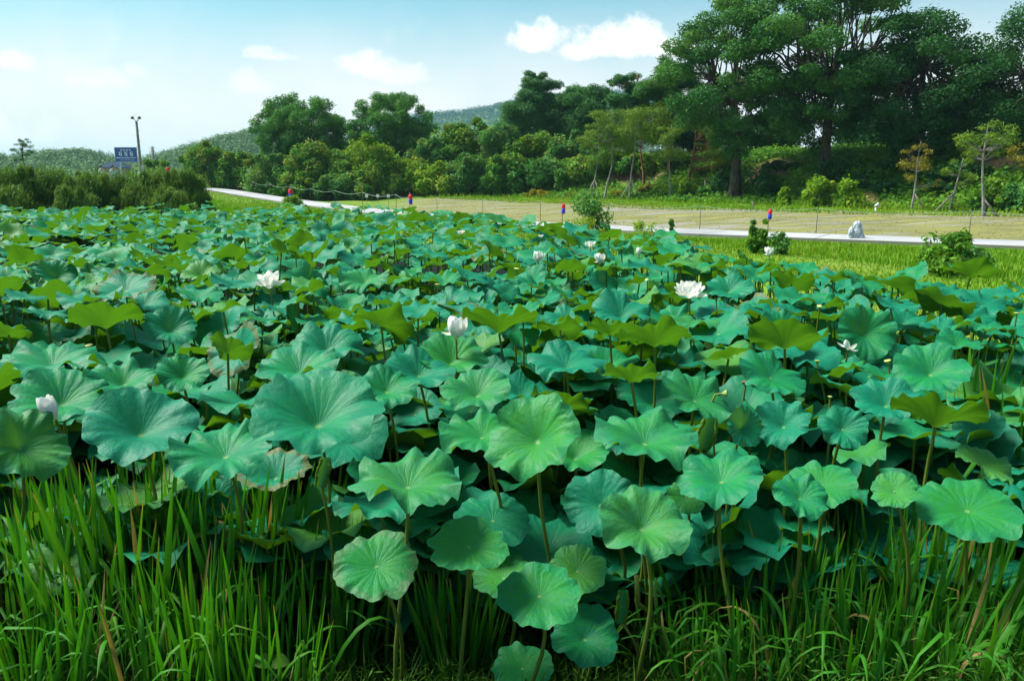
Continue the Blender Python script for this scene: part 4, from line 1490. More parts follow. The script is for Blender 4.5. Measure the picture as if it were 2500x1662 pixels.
def person(label, x, y, H, shirt, turn, lean, seed, stride):
    """one skinned body, clothes and hair as children"""
    z0 = gz(x, y)
    t = thing('person', label, 'person', (x, y, z0), 'people walking on the raised road')
    t.rotation_euler = (0, 0, turn)
    k = H / 1.7

    def skin(name, V, E, R, mat, parent):
        me = bpy.data.meshes.new(name)
        me.from_pydata([tuple(np.array(v) * k) for v in V], E, [])
        me.materials.append(mat)
        o = mesh_obj(name, me, parent)
        md = o.modifiers.new('skin', 'SKIN')
        md.use_smooth_shade = True
        for i, r in enumerate(R):
            r = (r, r) if not hasattr(r, '__len__') else r
            me.skin_vertices[0].data[i].radius = (r[0] * k, r[1] * k)
            me.skin_vertices[0].data[i].use_root = i == 0
        o.modifiers.new('sub', 'SUBSURF').levels = 2
        return o
    s = stride
    V = [(0, 0, .93), (0, 0, 1.12), (0, 0, 1.36), (0, -.01, 1.47), (0, -.015, 1.56), (0, -.02, 1.66),
         (-.10, 0, .88), (-.11, -s * .5, .48), (-.11, -s * .25, .07), (-.11, -s * .25 - .13, .03),
         (.10, 0, .88), (.11, s * .4, .48), (.11, s * .8, .09), (.11, s * .8 - .13, .04),
         (-.19, 0, 1.38), (-.25, s * .2, 1.12), (-.26, s * .1 - .05, .88), (-.26, s * .1 - .08, .80),
         (.19, 0, 1.38), (.25, -s * .3, 1.12), (.26, -s * .5, .90), (.26, -s * .6, .82)]
    E = [(0, 1), (1, 2), (2, 3), (3, 4), (4, 5), (0, 6), (6, 7), (7, 8), (8, 9), (0, 10), (10, 11), (11, 12), (12, 13), (2, 14), (14, 15), (15, 16), (16, 17), (2, 18), (18, 19), (19, 20), (20, 21)]
    R = [(.15, .10), (.14, .10), (.16, .10), .055, (.075, .085), (.065, .08), .085, .06, .04, .035, .085, .06, .04, .035, .06, .045, .035, .03, .06, .045, .035, .03]
    body = skin('body', V, E, R, M['skin'], t)
    skin('shirt', [V[0], V[1], (0, 0, 1.38), V[14], (-.235, s * .12, 1.2), V[18], (.235, -s * .18, 1.2)], [(0, 1), (1, 2), (2, 3), (3, 4), (2, 5), (5, 6)],
         [(.175, .125), (.165, .125), (.17, .12), .08, .07, .08, .07], shirt, t)
    skin('trousers', [(0, 0, .95), V[6], V[7], (-.11, -s * .27, .12), V[10], V[11], (.11, s * .75, .14)], [(0, 1), (1, 2), (2, 3), (0, 4), (4, 5), (5, 6)], [(.155, .11), .10, .075, .06, .10, .075, .06], M['trousers'], t)
    m = MB()
    Vv, Q, T = lathe([(.055, -.10), (.09, -.04), (.098, .03), (.08, .085), (.03, .115)], 12)
    Vv = Vv * k + np.array((0, .012, 1.63)) * k
    m.add(Vv, Q, T)
    m.obj('hair', M['hair'], t)
    f = MB()                                   # face: nose, eyes, mouth, ears
    for (cx, cy, cz, a, b, c) in ((0, -.115, 1.60, .012, .014, .02), (-.075, -.02, 1.60, .01, .018, .03), (.075, -.02, 1.60, .01, .018, .03)):
        Vv, Q, T = lathe([(.2, -1), (.8, -.5), (1, 0), (.8, .5), (.2, 1)], 8)
        f.add((Vv * np.array((a, b, c)) + np.array((cx, cy, cz))) * k, Q, T)
    f.obj('face', M['skin'], t)
    e = MB()
    for (cx, cz, a, c) in ((-.03, 1.625, .012, .006), (.03, 1.625, .012, .006), (0, 1.555, .022, .005)):
        Vv, Q, T = lathe([(.2, -1), (.8, -.5), (1, 0), (.8, .5), (.2, 1)], 8)
        e.add((Vv * np.array((a, .006, c)) + np.array((cx, -.103, cz))) * k, Q, T)
    e.obj('eyes', M['hair'], t)
    return t


person('walking person with dark hair and pale grey shirt, left of the pair', XY(249, 430, 60.6), 60.6, 1.66, M['shirt_white'], math.radians(80), 0, 1, .22)
person('walking person with dark hair and sky blue shirt, nearer the sign', XY(277, 430, 60.2), 60.2, 1.70, M['shirt_blue'], math.radians(75), 0, 2, .2)


def house():
    Y = 165.0
    x = XY(283, 410, Y)
    z0 = gz(x, Y)
    t = thing('house', 'small tan house with dark blue roof behind the walkers', 'house', (x, Y, z0))
    ze, zr = ZY(410, Y) - z0, ZY(396, Y) - z0
    m = MB()
    m.add(*box((0, 0, ze / 2), (4.4, 3.4, ze)))
    m.obj('wall', M['wall_tan'], t, smooth=False)
    a, b = 2.9, 2.2
    V = [(-a, -b, ze), (a, -b, ze), (a, b, ze), (-a, b, ze), (-1.2, 0, zr), (1.2, 0, zr), (-a, -b, ze - .12), (a, -b, ze - .12), (a, b, ze - .12), (-a, b, ze - .12)]
    m = MB()
    m.add(V, [(0, 1, 5, 4), (2, 3, 4, 5), (6, 7, 1, 0), (7, 8, 2, 1), (8, 9, 3, 2), (9, 6, 0, 3), (9, 8, 7, 6)], [(1, 2, 5), (3, 0, 4)])
    m.obj('roof', M['roof'], t, smooth=False)
    for cx in (-1.2, 1.2):
        m = MB()
        m.add(*box((cx, -1.72, ze * .62), (.8, .06, .8)))
        m.obj('window', M['dark_steel'], t, smooth=False)
    m = MB()
    m.add(*box((0, -1.73, ze * .4), (.8, .05, ze * .7)))
    m.obj('door', M['wood'], t, smooth=False)


house()


def boulder():
    Y = 20.6
    x = XY(2091, 566, Y)
    z0 = gz(x, Y)
    t = thing('standing_stone', 'white streaked standing stone on the straw slope', 'stone', (x, Y, z0))
    rng = np.random.default_rng(77)
    s = Y / FPX
    W, H = 44 * s, .50

    def lump(w, h, d, lean, seed):
        rg = np.random.default_rng(seed)
        n, k = 16, 10
        V = []
        for j in range(k):
            f = j / (k - 1)
            wid = (1 - .52 * f ** 1.3) * (1 if f < .95 else .75)
            for i in range(n):
                a = 2 * PI * i / n
                q = 1 + .16 * math.sin(3 * a + f * 4 + seed) + .08 * rg.normal()
                V.append((w / 2 * wid * q * math.cos(a) + lean * f, d / 2 * wid * q * math.sin(a), -.06 + (h + .06) * f + .02 * rg.normal() * h))
        Q = [(j * n + i, j * n + (i + 1) % n, (j + 1) * n + (i + 1) % n, (j + 1) * n + i) for j in range(k - 1) for i in range(n)]
        V.append((lean, 0, h + .02))
        T = [(len(V) - 1, (k - 1) * n + i, (k - 1) * n + (i + 1) % n) for i in range(n)]
        return V, Q, T
    m = MB()
    m.add(*lump(W * .80, H, W * .6, -W * .10, 3))
    m.obj('stone_body', M['stone'], t, smooth=False, loc=(W * .12, 0, 0))
    m = MB()
    m.add(*lump(W * .36, H * .72, W * .4, .02, 8))
    m.obj('stone_slab', M['stone'], t, smooth=False, loc=(-W * .36, -.02, 0))


boulder()


def garden_spotlight():
    Y = 30.0
    x = XY(2138, 510, Y)
    z0 = gz(x, Y)
    t = thing('garden_spotlight', 'small white garden spotlight on the lawn strip', 'spotlight', (x, Y, z0))
    h = max(.16, ZY(503, Y) - z0)
    m = MB()
    m.add(*tube([(0, 0, -.05), (0, 0, h * .8)], .03, 8))
    m.obj('post', M['white'], t)
    m = MB()
    V, Q, T = lathe([(.03, -.09), (.06, -.05), (.075, .06), (.085, .08)], 12)
    m.add(V @ basis((.8, -.3, .5)).T + np.array((.03, 0, h + .02)), Q, T)
    m.obj('lamp_head', M['steel'], t)
    m = MB()
    V, Q, T = lathe([(.07, .081), (.06, .09)], 12)
    m.add(V @ basis((.8, -.3, .5)).T + np.array((.03, 0, h + .02)), Q, T)
    m.obj('lens', M['dark_steel'], t)


garden_spotlight()


def stone_railing():
    Y = 60.0
    x0, x1 = XY(1588, 362, Y), XY(1690, 362, Y)
    z0 = gz((x0 + x1) / 2, Y)
    t = thing('stone_railing', 'white stone railing with rounded posts glimpsed through the pines', 'railing', (x0, Y, z0))
    zb, zt = ZY(369, Y) - z0, ZY(355, Y) - z0
    n = 9
    m = MB()
    m.add(*box(((x1 - x0) / 2, .05, (zb - .3) / 2), (x1 - x0 + .2, .3, max(.1, zb + .3))))
    m.obj('base_wall', M['pole'], t, smooth=False)
    for i in range(n):
        m = MB()
        m.add(*lathe([(.07, 0), (.07, .26), (.045, .28), (.085, .33), (.085, .39), (.04, .44)], 10))
        m.obj('post', M['white'], t, loc=((x1 - x0) * i / (n - 1), -.05, zb))
    m = MB()
    m.add(*box(((x1 - x0) / 2, -.05, zb + .16), (x1 - x0, .06, .07)))
    m.obj('rail', M['white'], t, smooth=False)


stone_railing()

# thin stakes standing at the foot of the bank
for px, tp, bp, Y, lab in ((1719, 440, 484, 45.5, 'thin wooden stake right of the leaning red pine'), (1837, 496, 508, 33, 'short pale stake left of the bright saplings on the lawn edge')):
    x = XY(px, bp, Y)
    z0 = gz(x, Y)
    m = MB()
    pts = np.array([(0, 0, -.1), (.02, 0, .2), (.0, 0, max(.3, ZY(tp, Y) - z0))])
    m.add(*tube(pts, [.03, .028, .022], 7))
    o = m.obj('wooden_stake', M['wood'], loc=(x, Y, z0))
    tag(o, lab, 'stake')


# ------------------------------------------------------------------ lotus
def leaf_shape(rng, nt=56, nr=11, cup=.22, droop=.25, ruff=.10, fold=0.0, notch=.12, rnd=None, fold_a=None):
    """unit lotus blade: funnel with a flaring wavy rim, hub at the origin"""
    th = np.arange(nt) * 2 * PI / nt
    r = (np.arange(1, nr + 1) / nr) ** 0.85
    ph = rng.random(12) * 2 * PI
    edge = 1 + .035 * np.sin(3 * th + ph[0]) + .026 * np.sin(7 * th + ph[1]) + .020 * np.sin(13 * th + ph[2]) + .010 * np.sin(21 * th + ph[3])
    na = ph[4]
    for a, dpt, wd in ((na, notch, .13), (na + PI, notch * .8, .11)):
        d = np.angle(np.exp(1j * (th - a)))
        edge = edge - dpt * np.exp(-(d / wd) ** 2) + .04 * np.exp(-((np.abs(d) - .33) / .16) ** 2)
    Rr, Th = np.meshgrid(r, th, indexing='ij')
    E = 1 + (edge[None] - 1) * Rr ** 3
    X, Y = Rr * E * np.cos(Th), Rr * E * np.sin(Th)
    sector = 1 + .35 * np.sin(Th + ph[10]) + .22 * np.sin(2 * Th + ph[11])
    Z = cup * (1 - np.exp(-1.7 * Rr ** 1.15)) / (1 - math.exp(-1.7)) - droop * sector * np.clip(Rr - .58, 0, 1) ** 2 * 2.0
    wav = .9 * np.sin(4 * Th + ph[5]) + .8 * np.sin(7 * Th + ph[6] + .6 * np.sin(2 * Th + ph[3])) + .6 * np.sin(11 * Th + ph[7] + .8 * np.sin(3 * Th + ph[2])) + (.35 if nt > 30 else 0) * np.sin(18 * Th + ph[9])
    Z += ruff * .72 * Rr ** 3.4 * wav
    Z += .012 * Rr ** 1.2 * np.sin(21 * Th + ph[8]) * (1 - .3 * Rr)
    fa = ph[4] + PI / 2 if fold_a is None else fold_a
    Z += fold * Rr ** 2 * np.cos(2 * (Th - fa))
    V = np.concatenate([[(0, 0, 0)], np.stack([X, Y, Z], -1).reshape(-1, 3)])
    j = np.arange(nt)
    j2 = (j + 1) % nt
    T = np.stack([np.zeros(nt, int), 1 + j, 1 + j2], 1)
    i = np.arange(nr - 1)[:, None] * nt + 1
    Q = np.stack([i + j, i + nt + j, i + nt + j2, i + j2], -1).reshape(-1, 4)
    A = np.empty((len(V), 3))
    A[0] = 0
    A[1:, 0] = (Rr * np.cos(Th)).ravel()
    A[1:, 1] = (Rr * np.sin(Th)).ravel()
    A[:, 2] = rng.random() if rnd is None else rnd
    return V, Q, T, A


RNG = np.random.default_rng(2024)
VAR_HI = []
for i in range(26):
    V, Q, T, A = leaf_shape(RNG, 52, 10, RNG.uniform(.20, .46), RNG.uniform(.05, .34), RNG.uniform(.08, .17), RNG.uniform(-.05, .20), RNG.uniform(.04, .14))
    m = MB()
    m.add(V, Q, T, tint=A)
    VAR_HI.append(m.mesh('lotus_blade', M['leaf']))
VAR_LO = [leaf_shape(RNG, 22, 5, RNG.uniform(.20, .46), RNG.uniform(.05, .36), RNG.uniform(.10, .20), RNG.uniform(-.05, .22), RNG.uniform(.04, .14)) for i in range(20)]
VAR_FAR = [leaf_shape(RNG, 13, 3, RNG.uniform(.20, .46), RNG.uniform(.05, .36), RNG.uniform(.10, .20), RNG.uniform(-.05, .22), RNG.uniform(.04, .12)) for i in range(14)]

STEMS = []
for i in range(8):
    z = np.linspace(0, 1, 9)
    b = RNG.normal(size=2) * .035
    c = RNG.normal(size=2) * .016
    pts = np.stack([b[0] * np.sin(PI * z) + c[0] * np.sin(2 * PI * z), b[1] * np.sin(PI * z) + c[1] * np.sin(2 * PI * z), z], 1)
    m = MB()
    m.add(*tube(pts, np.linspace(.0085, .0062, 9), 7, False), tint=np.repeat(np.clip(.15 + .6 * z, 0, 1), 7))
    STEMS.append((m.mesh('lotus_stem', M['stem']), pts))


def place_stem(parent, top, rng, name='stem', thick=1.0, tall=None):
    """stem child from the parent's origin to the local point top"""
    top = Vector(top)
    o = mesh_obj(name, STEMS[int(rng.integers(0, len(STEMS)))][0], parent)
    q = Vector((0, 0, 1)).rotation_difference(top.normalized())
    o.matrix_local = Matrix.LocRotScale(Vector((0, 0, 0)), q, Vector((thick, thick, top.length)))
    return o


def lotus_leaf(hub, normal, R, me, spin, rng, label, group, base_off=None, thick=1.0):
    hub = np.asarray(hub, float)
    if base_off is None:
        base_off = rng.normal(size=2) * .10 * hub[2]
    # the stem leans a little under the tilt of the blade
    bx, by = hub[0] + base_off[0], hub[1] + base_off[1]
    by = max(by, 2.0)
    zb = min(gz(bx, by), hub[2] - .1) - .06
    t = thing('lotus_leaf', label, 'lotus leaf', (bx, by, zb), group)
    loc = Vector(hub - np.array((bx, by, zb)))
    b = mesh_obj('blade', me, t)
    B = Matrix(basis(normal, spin).tolist())
    b.matrix_local = Matrix.LocRotScale(loc, B.to_quaternion(), Vector((R, R, R)))
    place_stem(t, loc, rng, thick=thick)
    return t


K = 2500 / 2359.0
LG = 'lotus leaves standing in the pond'
LANDMARKS = []          # (px, py, phrase)
placed = []             # hub x, y, radius, z of every placed blade


def canopy_for(py):
    return float(np.interp(py, [800, 900, 1000, 1100, 1200, 1300, 1400, 1500, 1600, 1700], [1.15, 1.13, 1.06, 1.0, .93, .78, .62, .46, .32, .20]))


# (hub x, hub y, width, height, roll towards the right, kind, label) in the 2359 wide view
HERO = [
    (733, 985, 275, 190, 0, 'd', 'largest lotus leaf, deep green funnel facing the viewer behind the tall reeds', 'largest green lotus leaf'),
    (324, 1005, 225, 170, 4, 'd', 'big dark green lotus leaf behind the reed tips left of the largest leaf', 'big dark leaf behind the reeds'),
    (45, 1035, 180, 170, 28, 'c', 'large blue green lotus leaf at the left edge, tilted right', 'blue green leaf at the left edge'),
    (520, 1055, 215, 130, -6, 'b', 'blue tinted lotus leaf with ruffled rim above the reeds', 'blue tinted ruffled leaf'),
    (940, 1125, 235, 125, 4, 'b', 'wide pale teal lotus leaf with ruffled rim and many veins', 'wide pale teal leaf'),
    (1240, 1020, 205, 190, -24, 'd', 'bright yellow green lotus leaf turned on edge at the centre', 'bright upturned leaf'),
    (1110, 1010, 175, 90, 0, 'b', 'pale flat lotus leaf left of the bright upturned leaf', 'pale flat leaf'),
    (1485, 1025, 220, 110, 6, 'b', 'broad wavy teal lotus leaf with a drooping tip', 'broad wavy teal leaf'),
    (1325, 1060, 150, 95, 0, 'd', 'teal lotus leaf tucked behind the bright upturned leaf', 'leaf tucked behind the upturned leaf'),
    (1662, 1112, 180, 125, -8, 'b', 'speckled teal lotus leaf leaning left over thick stems', 'speckled teal leaf'),
    (1478, 1222, 195, 165, 10, 'c', 'teal lotus leaf with sharp folded rim, in front of another', 'sharp rimmed teal leaf'),
    (1385, 1165, 150, 150, -22, 'd', 'smooth green lotus leaf folded behind the sharp rimmed one', 'smooth folded leaf'),
    (1080, 1260, 170, 128, 2, 'f', 'small frosted lotus leaf with scalloped rim and pale hub', 'frosted scalloped leaf'),
    (1135, 1200, 165, 120, 4, 'f', 'dark round lotus leaf right behind the frosted scalloped one', 'dark round leaf'),
    (868, 1306, 180, 160, -2, 'f', 'round green lotus leaf crossed by reed blades', 'round leaf crossed by reeds'),
    (1243, 1374, 180, 150, 0, 'f', 'heart shaped young lotus leaf with pale hub, lower centre', 'heart shaped young leaf'),
    (1330, 1316, 125, 120, -4, 'f', 'bright plain lotus leaf just behind the heart shaped one', 'bright plain leaf'),
    (1160, 1332, 130, 95, -8, 'f', 'half hidden bright lotus leaf left of the heart shaped one', 'half hidden bright leaf'),
    (1347, 1474, 145, 140, 6, 'd', 'cupped blue green lotus leaf low beneath the heart shaped one', 'low cupped leaf'),
    (1203, 1540, 132, 110, -4, 'f', 'lowest lotus leaf, split green disc at the bottom edge', 'lowest split leaf'),
    (1893, 1118, 140, 105, -4, 'f', 'light green round lotus leaf behind the drooping reeds', 'light round leaf'),
    (1842, 1150, 115, 95, 12, 'b', 'blue lobed lotus leaf overlapping the light round one', 'blue lobed leaf'),
    (2228, 1178, 205, 140, 4, 'f', 'large deep teal lotus leaf with a heart notch, lower right', 'notched deep teal leaf'),
    (2143, 866, 150, 115, 0, 'd', 'deep teal lotus leaf facing the viewer left of the tall rushes', 'deep teal facing leaf'),
    (2040, 938, 135, 95, 0, 'd', 'green lotus leaf with scalloped rim below the deep teal facing one', 'scalloped green leaf'),
    (1805, 985, 118, 110, -12, 'c', 'green lotus leaf tipped left beneath the long draped one', 'leaf tipped left'),
    (1940, 990, 102, 98, 10, 'c', 'green lotus leaf tipped right under the scalloped green one', 'leaf tipped right'),
    (2155, 985, 190, 62, 0, 'u', 'olive lotus leaf seen from below on a long yellow stem', 'long stemmed olive leaf'),
    (1708, 985, 90, 115, 42, 'd', 'narrow lotus leaf standing on edge, rim turned right', 'narrow leaf on edge'),
    (1600, 925, 165, 100, 22, 'b', 'lotus leaf draped over a bent yellow stem', 'draped leaf on bent stem'),
    (1775, 872, 150, 88, 24, 'b', 'long blue green lotus leaf sloping down to the right', 'long sloping leaf'),
    (1990, 770, 122, 125, 20, 'd', 'tall deep teal lotus leaf beside the fading flower', 'tall leaf by the fading flower'),
    (1808, 805, 168, 84, 0, 'u', 'big olive lotus leaf underside with fan of veins', 'big olive underside leaf'),
    (1508, 800, 150, 66, -4, 'u', 'yellow green lotus leaf underside on a straight stem', 'yellow green underside leaf'),
    (1305, 850, 162, 66, 2, 'b', 'pale flat lotus leaf spread like a dish right of centre', 'pale dish leaf'),
    (1040, 840, 148, 95, 4, 'd', 'light green lotus leaf directly under the tulip shaped bloom', 'leaf under the tulip bloom'),
    (965, 868, 150, 95, 8, 'c', 'ribbed lotus leaf overlapping the leaf under the tulip bloom', 'ribbed overlapping leaf'),
    (890, 905, 135, 95, 4, 'c', 'pale ribbed lotus leaf right above the largest leaf', 'pale ribbed leaf'),
    (1100, 915, 150, 95, -4, 'd', 'smooth dark lotus leaf behind the pale flat one', 'smooth dark leaf'),
    (690, 862, 175, 78, -4, 'd', 'dark centred lotus leaf behind the largest leaf', 'dark centred leaf'),
    (752, 812, 150, 82, 4, 'c', 'ribbed funnel lotus leaf two rows behind the largest leaf', 'ribbed funnel leaf'),
    (143, 935, 195, 125, 6, 'd', 'dark green lotus leaf behind the cream flower bud', 'leaf behind the cream bud'),
    (285, 890, 145, 76, 0, 'c', 'blue lotus leaf left of the fallen petals', 'blue leaf near the fallen petals'),
    (420, 872, 108, 88, 4, 'd', 'dark funnel lotus leaf right of the fallen petals', 'dark funnel leaf'),
    (392, 765, 108, 88, 8, 'd', 'upright dark teal lotus leaf left of centre', 'upright dark teal leaf'),
    (245, 758, 150, 66, 0, 'u', 'wide yellow green lotus leaf underside on a single stem', 'wide underside leaf on the left'),
    (525, 815, 95, 72, 26, 'u', 'folded yellow green lotus leaf hanging from a hooked stem', 'folded hanging leaf'),
    (120, 845, 200, 66, 0, 'b', 'flat blue lotus leaf with wavy rim near the left edge', 'flat blue leaf'),
    (635, 1105, 150, 90, -6, 'd', 'shaded lotus leaf behind the reeds below the blue tinted one', 'shaded leaf behind reeds'),
    (2060, 1132, 95, 85, -6, 'f', 'small yellow green lotus leaf left of the notched deep teal one', 'small yellow green leaf'),
    (1580, 1145, 85, 85, 0, 'f', 'small bright lotus leaf between thick stems', 'small bright leaf between stems'),
    (985, 1045, 165, 72, -4, 'd', 'dark shaded lotus leaf between the largest and pale flat ones', 'dark shaded leaf'),
    (1405, 772, 95, 42, 0, 'u', 'small yellow green underside leaf right of centre', 'small underside leaf'),
    (1150, 768, 170, 44, 0, 'u', 'yellow green underside leaf right of the tulip bloom', 'underside leaf by the tulip bloom'),
    (875, 1175, 190, 62, -4, 'b', 'flat pale lotus leaf below the wide pale teal one', 'flat pale leaf below'),
    (1215, 1180, 125, 110, 8, 'f', 'very dark lotus leaf in the shade at the centre', 'very dark shaded leaf'),
    (1505, 935, 165, 105, 6, 'd', 'dark lotus leaf in the shade behind the broad wavy one', 'dark leaf behind the wavy one'),
    (1455, 880, 120, 46, 0, 'u', 'veined olive underside leaf below the pale dish one', 'veined olive underside leaf'),
    (1680, 675, 100, 58, 0, 'd', 'round teal lotus leaf right of the wide open flower', 'round leaf by the open flower'),
    (840, 655, 110, 46, 0, 'c', 'teal lotus leaf right of the loose white flower', 'teal leaf by the loose flower'),
    (1430, 735, 130, 66, 6, 'c', 'ribbed teal lotus leaf behind the small underside leaf', 'ribbed teal leaf'),
    (2265, 1075, 120, 60, 24, 'b', 'blue lotus leaf sloping down right before the tall rushes', 'blue sloping leaf by the rushes'),
    (2235, 640, 105, 40, 0, 'u', 'olive underside leaf rising above the grass bank', 'olive leaf above the bank'),
    (130, 640, 80, 70, 6, 'd', 'tall dark teal lotus leaf far left above the canopy', 'tall dark leaf far left'),
]
PARAM = {  # cup, droop, ruff, fold, notch
    'd': (.42, .16, .10, .06, .10), 'c': (.38, .24, .13, .13, .08), 'b': (.27, .24, .14, .08, .06), 'f': (.13, .12, .065, .03, .17), 'u': (.42, .08, .12, .06, .06)}
hr = np.random.default_rng(77)
for (cx, cy, w, h, roll, kd, label, phrase) in HERO:
    px, py, w, h = cx * K, cy * K, w * K, h * K
    z = canopy_for(py)
    if kd == 'u':
        z += .06
    for key, dz in (('very dark', -.38), ('dark round', -.16), ('small frosted', .08), ('heart shaped young', .10), ('bright plain', -.04), ('half hidden', -.10), ('tucked', -.20),
                    ('smooth green', -.14), ('sharp folded', .08), ('dark shaded', -.28), ('in the shade behind', -.28), ('shaded lotus leaf behind', -.2), ('flat pale', -.14), ('wide pale teal', .05),
                    ('turned on edge', .08), ('small bright lotus', -.2), ('light green round', -.05), ('overlapping the light', .03), ('round green lotus leaf crossed', .05)):
        if key in label:
            z += dz
    p = at_z(px, py, z)
    dist = np.linalg.norm(p - CAM)
    depth = (p - CAM) @ _F
    R = w / FPX * depth / 2 * 1.07
    dep = math.asin((CAM_Z - p[2]) / dist)
    asp = min(h * .90 / w, .97)
    tilt = (math.asin(asp) - dep) if kd != 'u' else -(math.asin(min(.9, asp * .8)) + dep)
    tw = np.array((CAM[0] - p[0], CAM[1] - p[1], 0))
    tw /= np.linalg.norm(tw)
    rt = np.array((-tw[1], tw[0], 0))
    n = tw * math.sin(tilt) + rt * math.sin(math.radians(roll)) + np.array((0, 0, 1)) * max(.12, math.cos(tilt))
    cup, droop, ruff, fold, notch = PARAM[kd]
    V, Q, T, A = leaf_shape(hr, 72, 15, cup * hr.uniform(.85, 1.15), droop * hr.uniform(.8, 1.2), ruff * hr.uniform(.85, 1.25), fold * hr.uniform(.3, 1.4), notch)
    m = MB()
    m.add(V, Q, T, tint=A)
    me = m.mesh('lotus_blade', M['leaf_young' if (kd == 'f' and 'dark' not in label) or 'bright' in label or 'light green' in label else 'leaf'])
    base_off = -np.array(n[:2]) * (.25 if kd != 'u' else .12) * z * hr.uniform(.3, .8) + hr.normal(size=2) * .05
    spin = hr.random() * 6.28
    if kd == 'f':                        # notch turned to the viewer on the young flat leaves
        spin = hr.normal() * .25
    lotus_leaf(p, n, R, me, spin, hr, label, LG, base_off, 1.15)
    placed.append((p[0], p[1], R, p[2]))
    LANDMARKS.append((px, py, phrase))


# ---- flowers, buds and pods
def petal_mesh(L, W, cupv, hook, name):
    nu, nv = 7, 9
    v = np.linspace(0, 1, nv)
    u = np.linspace(-1, 1, nu)
    wid = W * np.sin(PI * np.clip(v, 0.02, 1) ** 1.05) ** .62
    wid[0] = W * .22
    wid[-1] = W * .16
    P = []
    for j in range(nv):
        for i in range(nu):
            x = u[i] * wid[j] / 2
            y = cupv * (u[i] ** 2) * wid[j] * .9 - hook * math.sin(PI * v[j]) * L
            P.append((x, y, v[j] * L))
    Q = [(j * nu + i, j * nu + i + 1, (j + 1) * nu + i + 1, (j + 1) * nu + i) for j in range(nv - 1) for i in range(nu - 1)]
    m = MB()
    m.add(P, Q, tint=np.repeat(v, nu))
    return m.mesh(name, M['petal'])


PETAL_IN = petal_mesh(1.0, .62, .42, .20, 'petal')
PETAL_OUT = petal_mesh(1.0, .55, .30, .14, 'petal')
POD_ME = None


def receptacle(parent, s, mat, loc, rot=None, seeds=False):
    m = MB()
    m.add(*lathe([(.10, -.55), (.16, -.45), (.30, -.2), (.45, .02), (.50, .10), (.49, .13)], 16, True))
    o = m.obj('receptacle', M[mat], parent)
    B = Matrix(rot.tolist()).to_quaternion() if rot is not None else Quaternion()
    o.matrix_local = Matrix.LocRotScale(Vector(loc), B, Vector((s, s, s)))
    m = MB()
    m.add(*lathe([(.48, .131), (.45, .155), (.2, .17)], 16))
    f = m.obj('pod_face', M['pod_face' if mat == 'pod' else mat], o)
    if seeds:
        for r, n in ((0, 1), (.20, 5), (.36, 9)):
            for i in range(n):
                a = i * 2 * PI / max(n, 1)
                m = MB()
                m.add(*lathe([(.055, .16), (.05, .19), (.02, .205)], 8))
                m.obj('seed', M['seed'], o, loc=(r * math.cos(a), r * math.sin(a), 0))
    return o


